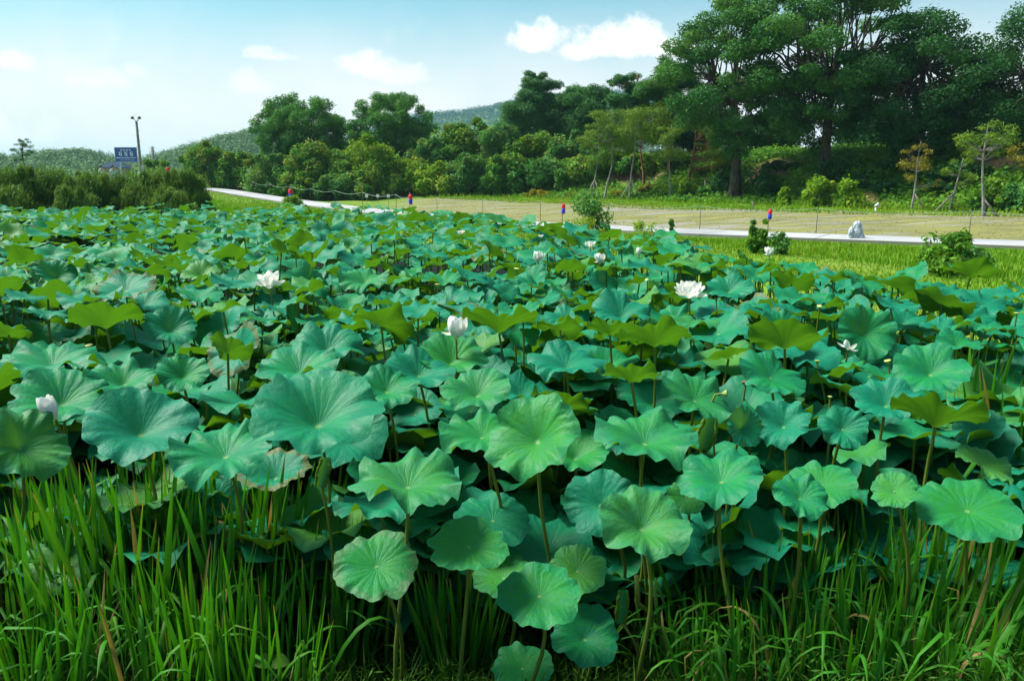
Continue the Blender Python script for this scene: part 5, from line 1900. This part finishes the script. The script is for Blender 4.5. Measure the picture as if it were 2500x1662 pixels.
def flower(label, phrase, cx, cy, wpx, kindf, seed, lean=(0, 0), z=None):
    px, py = cx * K, cy * K
    rng = np.random.default_rng(seed)
    zc = z if z is not None else CANOPY + .17
    p = at_z(px, py, zc)
    depth = (p - CAM) @ _F
    W = wpx * K / FPX * depth * 1.22
    bx, by = p[0] - lean[0] * .6, p[1] - lean[1] * .6
    zb = gz(bx, by) - .05
    t = thing('lotus_flower', label, 'lotus flower', (bx, by, zb), 'white lotus flowers above the leaves')
    o0 = np.array((bx, by, zb))
    whorls = {  # (count, opening angle deg, length factor of width, mesh)
        'bud': [(4, 4, 1.15, 0), (4, 11, 1.12, 0), (3, 17, 1.0, 1)],
        'cream': [(4, 4, 1.05, 0), (4, 12, 1.02, 0), (3, 20, .92, 1), (1, 62, .6, 1)],
        'tulip': [(5, 10, .92, 0), (6, 20, .90, 0), (3, 32, .80, 0), (3, 84, .52, 1)],
        'open': [(5, 24, .58, 0), (8, 50, .60, 1), (9, 72, .58, 1)],
        'loose': [(5, 16, .74, 0), (6, 36, .74, 0), (4, 72, .60, 1)],
        'fading': [(2, 35, .7, 1), (2, 80, .6, 1)],
        'cup': [(5, 30, .65, 0), (5, 52, .62, 1)]}[kindf]
    axis = np.array((lean[0], lean[1], 1.0))
    B0 = basis(axis)
    L0 = W
    base = p - B0[:, 2] * L0 * .40
    if kindf in ('open', 'loose', 'cup'):
        base = p - B0[:, 2] * L0 * .15
    for k, (n, ang, lf, mi) in enumerate(whorls):
        off = rng.random() * 6.28
        for i in range(n):
            a = off + 2 * PI * i / n + rng.normal() * .10
            if kindf == 'fading' :
                a = rng.random() * 6.28
            an = math.radians(ang + rng.normal() * (3 if ang < 30 else 6))
            L = L0 * lf * rng.uniform(.92, 1.08)
            d = np.array((math.cos(a), math.sin(a), 0))
            up = d * math.sin(an) + np.array((0, 0, 1)) * math.cos(an)
            ins = -d * math.cos(an) + np.array((0, 0, 1)) * math.sin(an)       # inner face
            rt = np.cross(ins, up)
            B = B0 @ np.stack([rt, ins, up], 1)
            pt = mesh_obj('petal', (PETAL_IN, PETAL_OUT)[mi], t)
            rootp = base + B0 @ (d * L0 * (.05 if ang < 30 else .09) + np.array((0, 0, .01 * k)))
            pt.matrix_local = Matrix.LocRotScale(Vector(rootp - o0), Matrix(B.tolist()).to_quaternion(), Vector((L, L, L)))
    if kindf in ('open', 'loose', 'fading', 'cup', 'tulip'):
        receptacle(t, L0 * .28, 'pod', base + B0[:, 2] * L0 * .16 - o0, B0)
        m = MB()
        for i in range(40):
            a = rng.random() * 6.28
            q = .13 + .05 * rng.random()
            m.add(*tube([np.zeros(3), (math.cos(a) * q * .7, math.sin(a) * q * .7, .10), (math.cos(a) * q * 1.2, math.sin(a) * q * 1.2, .2)], .008, 4, False))
        s = m.obj('stamens', M['stamen'], t)
        s['kind'] = 'stuff'
        s.matrix_local = Matrix.LocRotScale(Vector(base - o0), Matrix(B0.tolist()).to_quaternion(), Vector((L0, L0, L0)))
    place_stem(t, base + B0[:, 2] * .01 - o0, rng, thick=.95)
    placed.append((p[0], p[1], W * .55, p[2] - W * .1))
    LANDMARKS.append((px, py, phrase))
    return t


flower('tulip shaped white lotus bloom standing tall at the centre', 'tulip shaped white bloom', 1051, 760, 46, 'tulip', 1, (0, 0), 1.33)
flower('cream white lotus bud leaning left near the left edge', 'cream white bud', 118, 948, 44, 'cream', 2, (-.55, .1), 1.12)
flower('loose white lotus flower with ragged petals, left of centre', 'loose white flower', 622, 655, 40, 'loose', 3, (0, -.45))
flower('wide open star shaped white lotus flower, right of centre', 'wide open star flower', 1588, 675, 50, 'open', 4, (0, -.35))
flower('white lotus bud far back, left of a matching pair', 'left far white bud', 1240, 594, 22, 'tulip', 5, (.1, 0))
flower('white lotus bud far back, right of a matching pair', 'right far white bud', 1382, 598, 22, 'tulip', 6)
flower('tiny pointed cream lotus bud right of the far pair', 'tiny pointed cream bud', 1472, 584, 12, 'bud', 7)
flower('white lotus flower against the grass bank', 'white flower against the grass', 1772, 582, 19, 'tulip', 8)
flower('small white lotus flower farthest back, above the canopy', 'farthest white flower', 1062, 538, 14, 'cup', 9)
flower('spent white lotus with two fallen petals on a leaf', 'spent flower with fallen petals', 350, 872, 34, 'fading', 10, (.3, 0), 1.12)
flower('low white open lotus between the far pair', 'low far white flower', 1360, 567, 22, 'cup', 11)
flower('tiny white lotus behind the left bud of the far pair', 'tiny white flower behind the bud', 1246, 546, 10, 'cup', 12)
flower('fading white lotus with hanging petals on a long stem', 'fading flower on the long stem', 1958, 790, 34, 'fading', 13, (.2, -.1), 1.14)


def pod(label, phrase, cx, cy, wpx, mat, seed, face=None, z=None, droop=False):
    px, py = cx * K, cy * K
    rng = np.random.default_rng(seed)
    p = at_z(px, py, z if z is not None else (CANOPY + .15 if cy < 760 else 1.06))
    depth = (p - CAM) @ _F
    s = wpx * K / FPX * depth
    bx, by = p[0] + rng.normal() * .06, p[1] + rng.normal() * .06
    zb = gz(bx, by) - .05
    o0 = np.array((bx, by, zb))
    t = thing('lotus_seed_pod', label, 'seed pod', o0, 'lotus seed pods above the leaves')
    n = np.array(face if face is not None else (rng.normal() * .25, rng.normal() * .25 - .15, 1.0))
    B = basis(n)
    receptacle(t, s, mat, p - o0, B, seeds=face is not None)
    neck = p - B[:, 2] * s * .52
    if face is not None or droop:
        knee = neck - B[:, 2] * .05 - np.array((0, 0, .05))
        m = MB()
        m.add(*tube([neck, neck - B[:, 2] * .03, knee] - o0, .006, 6, False), tint=.7)
        m.obj('neck', M['stem'], t)
        neck = knee
    place_stem(t, neck - o0, rng, thick=.85)
    placed.append((p[0], p[1], s * .5, p[2] - s * .1))
    if phrase:
        LANDMARKS.append((px, py, phrase))
    return t


pod('round green seed pod facing the viewer with dark seed holes', 'seed pod facing the viewer', 1634, 793, 25, 'pod', 31, (-.1, -1.0, .35))
pod('yellow seed pod with old stamens left of the far pair of buds', 'yellow pod left of centre', 1008, 656, 13, 'pod', 32)
pod('yellow seed pod right of the loose flower row, mid distance', 'yellow pod in mid distance', 1190, 620, 13, 'pod', 33)
pod('yellow topped seed pod above the wide underside leaf', 'yellow topped pod on the left', 302, 712, 14, 'pod', 34)
pod('pale flat topped seed pod beside the upright dark teal leaf', 'flat topped pod', 377, 780, 13, 'pod', 35)
pod('pale green seed pod left of the wide underside leaf', 'pale green pod', 205, 797, 18, 'pod', 36)
pod('green seed pod below the tall leaf by the fading flower', 'green pod on the right', 2045, 832, 16, 'pod', 37, None, 1.08)
pod('pale round seed pod under the big olive underside leaf', 'pale round pod', 1883, 832, 13, 'pod', 38)
pod('drooping seed pod with withered skirt on a bent stem', 'drooping pod', 1672, 906, 18, 'pod', 39, (.9, -.2, .15), 1.12)
pod('dried brown seed head on its own stalk', 'dried brown seed head', 1716, 880, 16, 'pod_dry', 40)
pod('small yellow seed pod above the leaf tipped right', 'small yellow pod', 1912, 914, 10, 'pod', 41)
pod('yellow seed pod near the grass bank edge', 'yellow pod near the bank', 1875, 665, 13, 'pod', 42)
pod('pale seed pod just below the one near the bank edge', 'pale pod near the bank', 1888, 706, 12, 'pod', 43)
pod('brown withered seed pod beside the spent flower', 'brown withered pod', 335, 864, 16, 'pod_dry', 44, (.2, -.8, .4), 1.12)
pod('dark seed pod bowed over near the left edge', 'bowed dark pod', 95, 648, 16, 'pod', 45, (-.8, -.3, .3), 1.2)
pod('yellow seed pod near the right picture edge', 'yellow pod at the right edge', 2342, 722, 12, 'pod', 46)
pod('tiny pale seed pod between the far buds', 'tiny pale pod', 1490, 645, 9, 'pod', 47)
pod('small brown seed pod left of the wide open star flower', 'small brown pod', 1650, 690, 9, 'pod_dry', 48)


def closed_bud(label, cx, cy, hpx, seed):
    px, py = cx * K, cy * K
    p = at_z(px, py, 1.02)
    s = hpx * K / FPX * ((p - CAM) @ _F)
    zb = gz(p[0], p[1]) - .05
    t = thing('lotus_bud', label, 'lotus bud', (p[0], p[1], zb))
    rng = np.random.default_rng(seed)
    m = MB()
    m.add(*lathe([(.06, -.5), (.2, -.35), (.26, -.1), (.2, .18), (.08, .42), (.01, .5)], 12))
    o = m.obj('bud', M['pod'], t)
    o.matrix_local = Matrix.LocRotScale(Vector(p - np.array((p[0], p[1], zb))), Quaternion(), Vector((s, s, s)))
    place_stem(t, (0, 0, p[2] - zb - s * .45), rng, thick=.8)


closed_bud('pointed green closed lotus bud beside the tall rushes', 2224, 856, 22, 3)


def rolled_leaf(label, cx, cy, wpx, hpx, seed, lean, half=False, z=None):
    """young leaf still rolled in two scrolls"""
    px, py = cx * K, cy * K
    p = at_z(px, py, z if z is not None else canopy_for(py))
    kx = ((p - CAM) @ _F) / FPX * K
    W, H = wpx * kx, hpx * kx
    zb = gz(p[0], p[1]) - .05
    o0 = np.array((p[0], p[1], zb))
    t = thing('rolled_lotus_leaf', label, 'lotus leaf', o0, LG)
    rng = np.random.default_rng(seed)
    nu, nv = 26, 10
    V, A = [], []
    for j in range(nv):
        f = j / (nv - 1)
        wv = W * (.55 + .45 * math.sin(PI * (.12 + .78 * f)))
        for i in range(nu):
            s = -1 + 2 * i / (nu - 1)
            q = abs(s)
            if q < .45:
                x, y = s / .45 * wv * .40, .10 * wv * (1 - (q / .45) ** 2)
            else:
                a = (q - .45) / .55 * 1.5 * PI
                rr = wv * .10 * (1 - .35 * (q - .45))
                x = math.copysign(wv * .40 + rr * math.sin(a), s)
                y = -rr * (1 - math.cos(a))
            x += .004 * rng.normal() * q
            V.append((x + lean * (f - .5) * H, y, (f - .5) * H + .02 * wv * math.sin(8 * s)))
            A.append((s * .8, (f - .5) * 1.6, .4))
    Q = [(j * nu + i, j * nu + i + 1, (j + 1) * nu + i + 1, (j + 1) * nu + i) for j in range(nv - 1) for i in range(nu - 1)]
    m = MB()
    m.add(V, Q, tint=np.array(A))
    m.obj('blade', M['leaf'], t, loc=tuple(p - o0))
    place_stem(t, tuple(p - o0 - np.array((lean * .5 * H, -.02, H * .48))), rng)


rolled_leaf('small rolled young leaf standing upright, lower right of centre', 1433, 1398, 32, 86, 5, .05)
rolled_leaf('rolled young leaf with crinkled pale edges under the draped leaf', 1626, 1000, 48, 78, 6, .22)
rolled_leaf('half rolled leaf in the shade below the largest leaf', 745, 1088, 34, 72, 7, .25)
rolled_leaf('pale half rolled leaf left of the tulip bloom', 676, 732, 30, 62, 8, -.1)

# a bare cut stalk in front
def cut_stalk(label, cx, cy, bx, by_, seed):
    top = at_z(cx * K, cy * K, .62)
    bot = at_z(bx * K, by_ * K, .05)
    bot[1] = max(bot[1], 2.6)
    m = MB()
    mid = (top + bot) / 2
    pts = np.array([bot, mid + np.array((.05, 0, .05)), top + np.array((.01, 0, -.12)), top])
    m.add(*tube(pts - bot, [.011, .011, .010, .010], 8), tint=.55)
    tag(m.obj('lotus_stalk', M['stem'], loc=tuple(bot)), label, 'lotus stalk')


cut_stalk('bare cut lotus stalk standing in front, right of centre', 1466, 1325, 1482, 1545, 1)
cut_stalk('bare yellow stalk without leaf between the reeds on the right', 1997, 1065, 1990, 1190, 2)
cut_stalk('bare orange stalk beside the notched deep teal leaf', 2180, 1010, 2172, 1150, 3)


# ---- the rest of the lotus field
def lotus_field():
    rng = np.random.default_rng(4711)
    cell = {}
    pts = []

    def ok(x, y, md):
        i, j = int(x // .5), int(y // .5)
        for a in range(i - 1, i + 2):
            for b in range(j - 1, j + 2):
                for q in cell.get((a, b), ()):
                    if (x - q[0]) ** 2 + (y - q[1]) ** 2 < md * md:
                        return False
        return True
    N = 60000
    yy = 3.2 + (30 - 3.2) * rng.random(N) ** .75
    xx = (rng.random(N) * 2 - 1) * (yy * .72 + 1.0)
    P = np.stack([xx, yy], 1)
    ins = inside(P, POND)
    d, _, _, _ = seg_dist(P, POND, True)
    good = ins & (d > .12)
    xx, yy, d = xx[good], yy[good], d[good]
    heroes = np.array(placed)
    for x, y, dd in zip(xx, yy, d):
        md = .195 + .003 * y
        if not ok(x, y, md):
            continue
        cell.setdefault((int(x // .5), int(y // .5)), []).append((x, y))
        pts.append((x, y, dd))
    leaves = []
    for x, y, dd in pts:
        R = rng.uniform(.12, .225)
        z = CANOPY + rng.normal() * .10 + .12 * math.sin(x * .9 + y * .35) * math.sin(y * .7)
        front = float(np.interp(y + .3 * rng.normal(), [3.0, 3.6, 4.3, 5.0], [.35, .55, .85, 1.0]))
        z = z * front * (1 - .15 * float(sstep(1.0, .1, dd)))
        dh = np.hypot(heroes[:, 0] - x, heroes[:, 1] - y)
        k = int(np.argmin(dh))
        upper = True
        # keep the named leaves in sight: anything between them and the lens stays lower
        for hx, hy, hR, hz in placed:
            if abs(hx / hy - x / y) * y < (hR + R) * .95 and y < hy + hR * .9:
                zl = hz + (CAM_Z - hz) * max(0, 1 - y / hy)          # sight line to the hub
                lim = zl - hR * .40 - .03
                if z + R * .25 > lim:
                    z = lim - R * .3
                    upper = False
        if dh[k] < (heroes[k, 2] + R) * .62 and abs(z - heroes[k, 3]) < .22:
            z = heroes[k, 3] - .25
            upper = False
        if z < .16:
            continue
        if rng.random() < .13:
            z *= rng.uniform(.55, .8)
            upper = False
        tl = math.radians(abs(rng.normal()) * 15 + 4)
        if rng.random() < .11:
            tl = math.radians(rng.uniform(28, 58))
        az = rng.random() * 2 * PI
        n = (math.sin(tl) * math.cos(az), math.sin(tl) * math.sin(az), math.cos(tl))
        leaves.append((x, y, z, R, n, upper))
    # lower storey, sparse dark leaves that close the gaps
    near = [q for q in pts if q[1] < 6.5]
    for x, y, dd in pts + pts[::2] + near + near:
        if y > 11:
            continue
        x2, y2 = x + rng.normal() * .15, y + rng.normal() * .15
        z = rng.uniform(.3, .88) * float(np.interp(y, [3, 4.5], [.45, 1.0]))
        tl = math.radians(abs(rng.normal()) * 22)
        az = rng.random() * 2 * PI
        if y2 < 3.3:
            continue
        blk = any(abs(h[0] / h[1] - x2 / y2) * y2 < (h[2] + .2) * .9 and y2 < h[1] and z + .08 > (h[3] + (CAM_Z - h[3]) * max(0, 1 - y2 / h[1])) - h[2] * .5 for h in placed)
        if blk:
            continue
        leaves.append((x2, y2, z, rng.uniform(.16, .25), (math.sin(tl) * math.cos(az), math.sin(tl) * math.sin(az), math.cos(tl)), False))
    # individuals: the upper leaves that show largest
    cand = []
    for i, (x, y, z, R, n, up) in enumerate(leaves):
        px, py, dep = proj((x, y, z))
        if up and -60 < px < 2560 and py < 1640:
            cand.append((R / dep, i, px, py))
    cand.sort(reverse=True)
    cand = cand[:300 - len(HERO) - 4]
    chosen = {}
    groups = {}
    for s, i, px, py in cand:
        best = min(range(len(LANDMARKS)), key=lambda k: (LANDMARKS[k][0] - px) ** 2 + ((LANDMARKS[k][1] - py) * 1.6) ** 2)
        dx, dy = px - LANDMARKS[best][0], (py - LANDMARKS[best][1]) * 1.6
        sec = ('right of' if dx > 0 else 'left of') if abs(dx) > abs(dy) else ('in front of' if dy > 0 else 'behind')
        groups.setdefault((best, sec), []).append((dx * dx + dy * dy, i))
    ords = ['nearest', 'second', 'third', 'fourth', 'fifth', 'sixth', 'seventh', 'eighth', 'ninth', 'tenth', 'eleventh', 'twelfth', 'thirteenth', 'fourteenth', 'fifteenth', 'sixteenth', 'seventeenth', 'eighteenth', 'nineteenth', 'twentieth']
    for (best, sec), lst in groups.items():
        lst.sort()
        for k, (_, i) in enumerate(lst):
            x, y, z, R, n, up = leaves[i]
            tw = np.array((-x, -y, CAM_Z - z))
            fc = float(np.dot(n, tw) / np.linalg.norm(tw))
            look = 'olive underside' if fc < 0 else ('flat' if fc < .35 else ('tilted' if fc < .6 else 'upturned'))
            chosen[i] = f"{look} lotus leaf, {ords[min(k, 19)]} {sec} the {LANDMARKS[best][2]}"
    mb = MB()
    for i, (x, y, z, R, n, up) in enumerate(leaves):
        if i in chosen:
            lotus_leaf((x, y, z), n, R, VAR_HI[int(rng.integers(0, len(VAR_HI)))], rng.random() * 6.28, rng, chosen[i], LG)
            continue
        V, Q, T, A = (VAR_LO if y < 12 else VAR_FAR)[int(rng.integers(0, 14))]
        B = basis(n, rng.random() * 6.28)
        A = A.copy()
        A[:, 2] = rng.random()
        mb.add((V * R) @ B.T + np.array((x, y, z)), Q, T, tint=A)
        if y < 13:
            b = np.array((x + rng.normal() * .08, y + rng.normal() * .08, -.1))
            pt = curve(b, (x, y, z), rng.normal(size=3) * .03, 5)
            mb.add(*tube(pt, .0075, 5, False), mi=1, tint=np.clip(.35 + .25 * rng.normal(), 0, 1))
    o = mb.obj('lotus_leaves', [M['leaf'], M['stem']])
    kind(o, 'stuff', 'mass of lotus leaves filling the pond behind and below the nearer ones')
    return len(leaves)


print('lotus leaves', lotus_field())


# ------------------------------------------------------------------ iris and rush clumps
def blade_mesh(rng, style):
    """unit high sword leaf, folded along its middle"""
    n = 9
    v = np.linspace(0, 1, n)
    if style == 'up':
        y = .10 * rng.uniform(-.6, 1.4) * v ** 2.2
        z = v * 1.0
    elif style == 'bent':                       # snapped over near the top
        k = rng.uniform(.55, .75)
        drop = rng.uniform(.45, 1.0)
        a = np.clip((v - k) / (1 - k), 0, 1)
        y = .12 * v ** 2 + a * rng.uniform(.22, .38)
        z = np.where(v < k, v, k + .07 * np.sin(a * PI * .6) - a ** 1.8 * drop * .42)
    else:                                       # long arch
        a = v * rng.uniform(1.9, 2.5)
        y = (1 - np.cos(a)) * .34
        z = np.sin(a) * .74
    w = np.interp(v, [0, .25, .7, .9, 1], [.8, 1, .85, .45, .03]) / 2
    x = np.zeros(n) + .05 * rng.normal() * v ** 2
    P, A = [], []
    tw = rng.normal() * .5
    dv = np.gradient(np.stack([x, y, z], 1), axis=0)
    dv /= np.linalg.norm(dv, axis=1)[:, None]
    for j in range(n):
        side = np.array((math.cos(tw * v[j]), math.sin(tw * v[j]), 0))
        side = side - dv[j] * (side @ dv[j])
        side /= np.linalg.norm(side)
        nrm = np.cross(dv[j], side)
        c = np.array((x[j], y[j], z[j]))
        for s in (-1, 0, 1):
            P.append(c + side * s * w[j] * BW + nrm * (abs(s) * w[j] * BW * .35))
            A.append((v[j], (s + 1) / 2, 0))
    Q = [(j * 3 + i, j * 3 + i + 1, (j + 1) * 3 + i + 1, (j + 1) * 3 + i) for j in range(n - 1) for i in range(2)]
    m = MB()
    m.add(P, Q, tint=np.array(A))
    return m.mesh('iris_blade', M['iris'])


BW = .030
br = np.random.default_rng(88)
UPB = [blade_mesh(br, 'up') for _ in range(14)]
BENT = [blade_mesh(br, 'bent') for _ in range(8)]
ARCH = [blade_mesh(br, 'arch') for _ in range(8)]


def clump(name, label, x, y, n, h, spread, mix, seed, lean=(0, 0), wide=1.0, fan=.16, z=None):
    """sword leaves rising from one root; mix = share of (bent, arching) blades"""
    rng = np.random.default_rng(seed)
    z0 = (gz(x, y) if z is None else z) - .04
    t = thing(name, label, 'iris clump' if name == 'iris_clump' else 'rush clump', (x, y, z0), 'sword leaved clumps at the pond edge')
    for i in range(n):
        q = rng.random()
        lst = BENT if q < mix[0] else (ARCH if q < mix[0] + mix[1] else UPB)
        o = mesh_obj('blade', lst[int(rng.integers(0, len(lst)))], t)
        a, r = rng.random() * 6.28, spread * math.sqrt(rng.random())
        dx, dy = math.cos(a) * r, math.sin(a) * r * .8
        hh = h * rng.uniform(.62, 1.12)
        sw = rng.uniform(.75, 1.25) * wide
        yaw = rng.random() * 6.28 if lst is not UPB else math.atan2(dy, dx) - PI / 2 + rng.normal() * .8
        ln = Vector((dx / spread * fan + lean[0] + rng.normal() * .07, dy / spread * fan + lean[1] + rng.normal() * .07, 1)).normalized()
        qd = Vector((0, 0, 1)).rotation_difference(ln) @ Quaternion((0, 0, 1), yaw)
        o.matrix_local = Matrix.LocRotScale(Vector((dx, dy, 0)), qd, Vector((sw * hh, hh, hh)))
    return t


for i, a in enumerate((
        # px, py of the root on the ground, blades, height, spread, mix, label, lean, z
        (60, 1560, 62, .86, .20, (.10, .06), 'sword leaved clump in the bottom left corner', (.02, 0)),
        (190, 1500, 66, .98, .20, (.06, .05), 'tall sword leaved clump below the cream bud', (0, 0)),
        (330, 1560, 62, .95, .20, (.10, .06), 'sword leaved clump below the big dark lotus leaf', (.03, 0)),
        (430, 1470, 60, 1.0, .20, (.05, .05), 'sword leaved clump rising before the blue tinted lotus leaf', (0, 0)),
        (560, 1520, 62, .95, .20, (.10, .06), 'sword leaved clump left of the largest lotus leaf stem', (.02, 0)),
        (690, 1470, 52, .86, .18, (.06, .06), 'sword leaved clump below the largest lotus leaf', (.0, 0)),
        (800, 1590, 34, .72, .16, (.12, .12), 'thin sword leaved clump left of the round crossed leaf', (.05, 0)),
        (260, 1640, 50, .70, .20, (.16, .08), 'short sword leaved clump at the bottom edge', (.05, 0)),
        (520, 1650, 46, .72, .20, (.16, .10), 'short sword leaved clump at the bottom edge under the blue leaf', (-.03, 0)),
        (1120, 1600, 46, .62, .11, (.0, .02), 'dark narrow upright clump below the frosted lotus leaf', (.0, 0)),
        (1730, 1500, 46, .72, .17, (.22, .22), 'arching clump under the speckled lotus leaf', (-.05, 0)),
        (1850, 1590, 54, .68, .19, (.30, .18), 'clump of snapped over leaves, lower right', (-.03, 0)),
        (1990, 1520, 56, .76, .20, (.18, .12), 'sword leaved clump below the light round lotus leaf', (.03, 0)),
        (2110, 1600, 52, .72, .20, (.22, .14), 'clump with broad bent leaf at the bottom right', (.06, 0)),
        (2250, 1540, 54, .82, .20, (.10, .08), 'sword leaved clump below the notched lotus leaf', (.10, 0)),
        (2400, 1590, 56, .86, .22, (.08, .06), 'sword leaved clump in the bottom right corner', (.14, 0)),
        (1680, 1630, 34, .58, .16, (.25, .40), 'low drooping clump right of the cut stalk', (-.12, 0)),
        (1900, 1680, 36, .52, .18, (.25, .35), 'low drooping clump at the bottom edge', (-.05, 0)),
        (110, 1720, 44, .62, .20, (.18, .14), 'short clump at the bottom edge near the left corner', (.05, 0)),
        (400, 1730, 44, .62, .20, (.18, .14), 'short clump at the bottom edge below the dark lotus leaf', (.0, 0)),
        (660, 1710, 40, .60, .18, (.20, .18), 'short clump at the bottom edge below the largest leaf', (.03, 0)),
        (2040, 1720, 44, .60, .20, (.28, .22), 'short bent clump at the bottom edge, right half', (.0, 0)),
        (2200, 1710, 46, .66, .20, (.25, .18), 'short bent clump between the two bottom right clumps', (.06, 0)),
        (2340, 1730, 46, .70, .20, (.20, .16), 'broad leaved clump at the bottom edge near the right corner', (.10, 0)),
        (1780, 1720, 40, .52, .18, (.25, .35), 'low arching clump at the bottom edge right of the cut stalk', (-.06, 0)))):
    px, py, n, h, sp, mx, lab, ln = a
    zz = .10
    p = at_z(px, py, zz)
    clump('iris_clump', lab, p[0], p[1], int(n * 1.65), h, sp * 1.15, mx, 400 + i, ln, z=gz(p[0], p[1]))
p = at_z(2440, 1240, .3)
clump('rush_clump', 'tall dense rushes at the right edge behind the lotus leaves', p[0], p[1] + .3, 90, 1.28, .30, (.04, .02), 450, (.05, 0), .8, .10)
p = at_z(2560, 1290, .3)
clump('rush_clump', 'tall rushes cut by the right edge of the picture', p[0], p[1] + .3, 70, 1.25, .28, (.04, .02), 451, (.03, 0), .8, .10)


# ------------------------------------------------------------------ weeds on the mud in front
def undergrowth():
    rng = np.random.default_rng(501)
    n = 9500
    x = rng.uniform(-3.2, 3.4, n)
    y = 2.3 + rng.random(n) ** 1.2 * 2.2
    z = ground_z(x, y)
    dens = .5 + .5 * np.sin(x * 2.1 + 1.3) * np.sin(y * 2.7 + x)
    k = (rng.random(n) < .35 + .65 * dens)
    x, y, z, dens = x[k], y[k], z[k], dens[k]
    s = rng.uniform(.05, .14, len(x))
    right = sstep(.6, 1.6, x)
    m = MB()
    leaf_cloud(m, rng, np.stack([x, y, np.maximum(z, -.03) + s * (.6 + right)], 1), np.stack([s, s, s * (.9 + .8 * right)], 1), 22, .034, .20, .1, .3, (0, 0, 1.0), .5, tints=np.clip(.30 + .25 * dens, 0, 1), spread=.3)
    kind(m.obj('pond_weeds', M['weeds'], smooth=False), 'stuff', 'low feathery weeds on the mud between the reeds')
    n = 16000
    x = rng.uniform(-3.4, 3.6, n)
    y = 2.3 + rng.random(n) * 2.4
    z = np.maximum(ground_z(x, y), -.05)
    m = MB()
    blades(m, rng, x, y, z, .08 + .22 * rng.random(n) ** 2, .003 + .004 * rng.random(n), .9, np.clip(.4 + .25 * rng.normal(size=n), 0, 1))
    kind(m.obj('fine_grass', M['weeds'], smooth=False), 'stuff', 'fine grass blades on the mud in front')


undergrowth()


def seedling(label, cx, cy, wpx):
    p = at_z(cx * K, cy * K, .28)
    s = wpx * K / FPX * ((p - CAM) @ _F)
    zb = gz(p[0], p[1]) - .03
    t = thing('weed_seedling', label, 'seedling', (p[0], p[1], zb))
    m = MB()
    m.add(*tube(curve((0, 0, 0), (0, 0, p[2] - zb), (.01, 0, 0), 5), .004, 6, False), tint=.5)
    m.obj('stem', M['stem'], t)
    for sg in (-1, 1):
        V, A = [], []
        for j in range(8):
            f = j / 7
            w = .62 * math.sin(PI * min(1, f * .9 + .1)) ** .7 * (1 - .35 * f)
            for i in (-1, -.5, 0, .5, 1):
                V.append((sg * f * s * .55, i * w * s * .42 * 1.0, .1 * s * abs(i) * w + .12 * s * math.sin(f * 2.5) - .10 * s * f))
        Q = [(j * 5 + i, j * 5 + i + 1, (j + 1) * 5 + i + 1, (j + 1) * 5 + i) for j in range(7) for i in range(4)]
        m = MB()
        m.add(V, Q, tint=.75)
        o = m.obj('leaf', M['weeds'], t, loc=(0, 0, p[2] - zb))
        o.rotation_euler = (math.radians(38), 0, math.radians(sg * -12))


seedling('two leaved heart shaped seedling among the reed roots', 628, 1522, 80)


# ------------------------------------------------------------------ summer haze over the whole place
def haze():
    V, Q = box((0, 2350, 70), (6300, 4950, 143))
    mb = MB()
    mb.add(V, Q)
    m, N = new_mat('haze')
    v = N.n('ShaderNodeVolumePrincipled')
    v.inputs['Color'].default_value = (0.55, 0.85, 1.0, 1)
    v.inputs['Density'].default_value = 0.00024
    out = N.n('ShaderNodeOutputMaterial')
    N.set(out.inputs['Volume'], v)
    o = mb.obj('haze', m, smooth=False)
    kind(o, 'stuff', 'thin summer haze over the plain and hills')


haze()
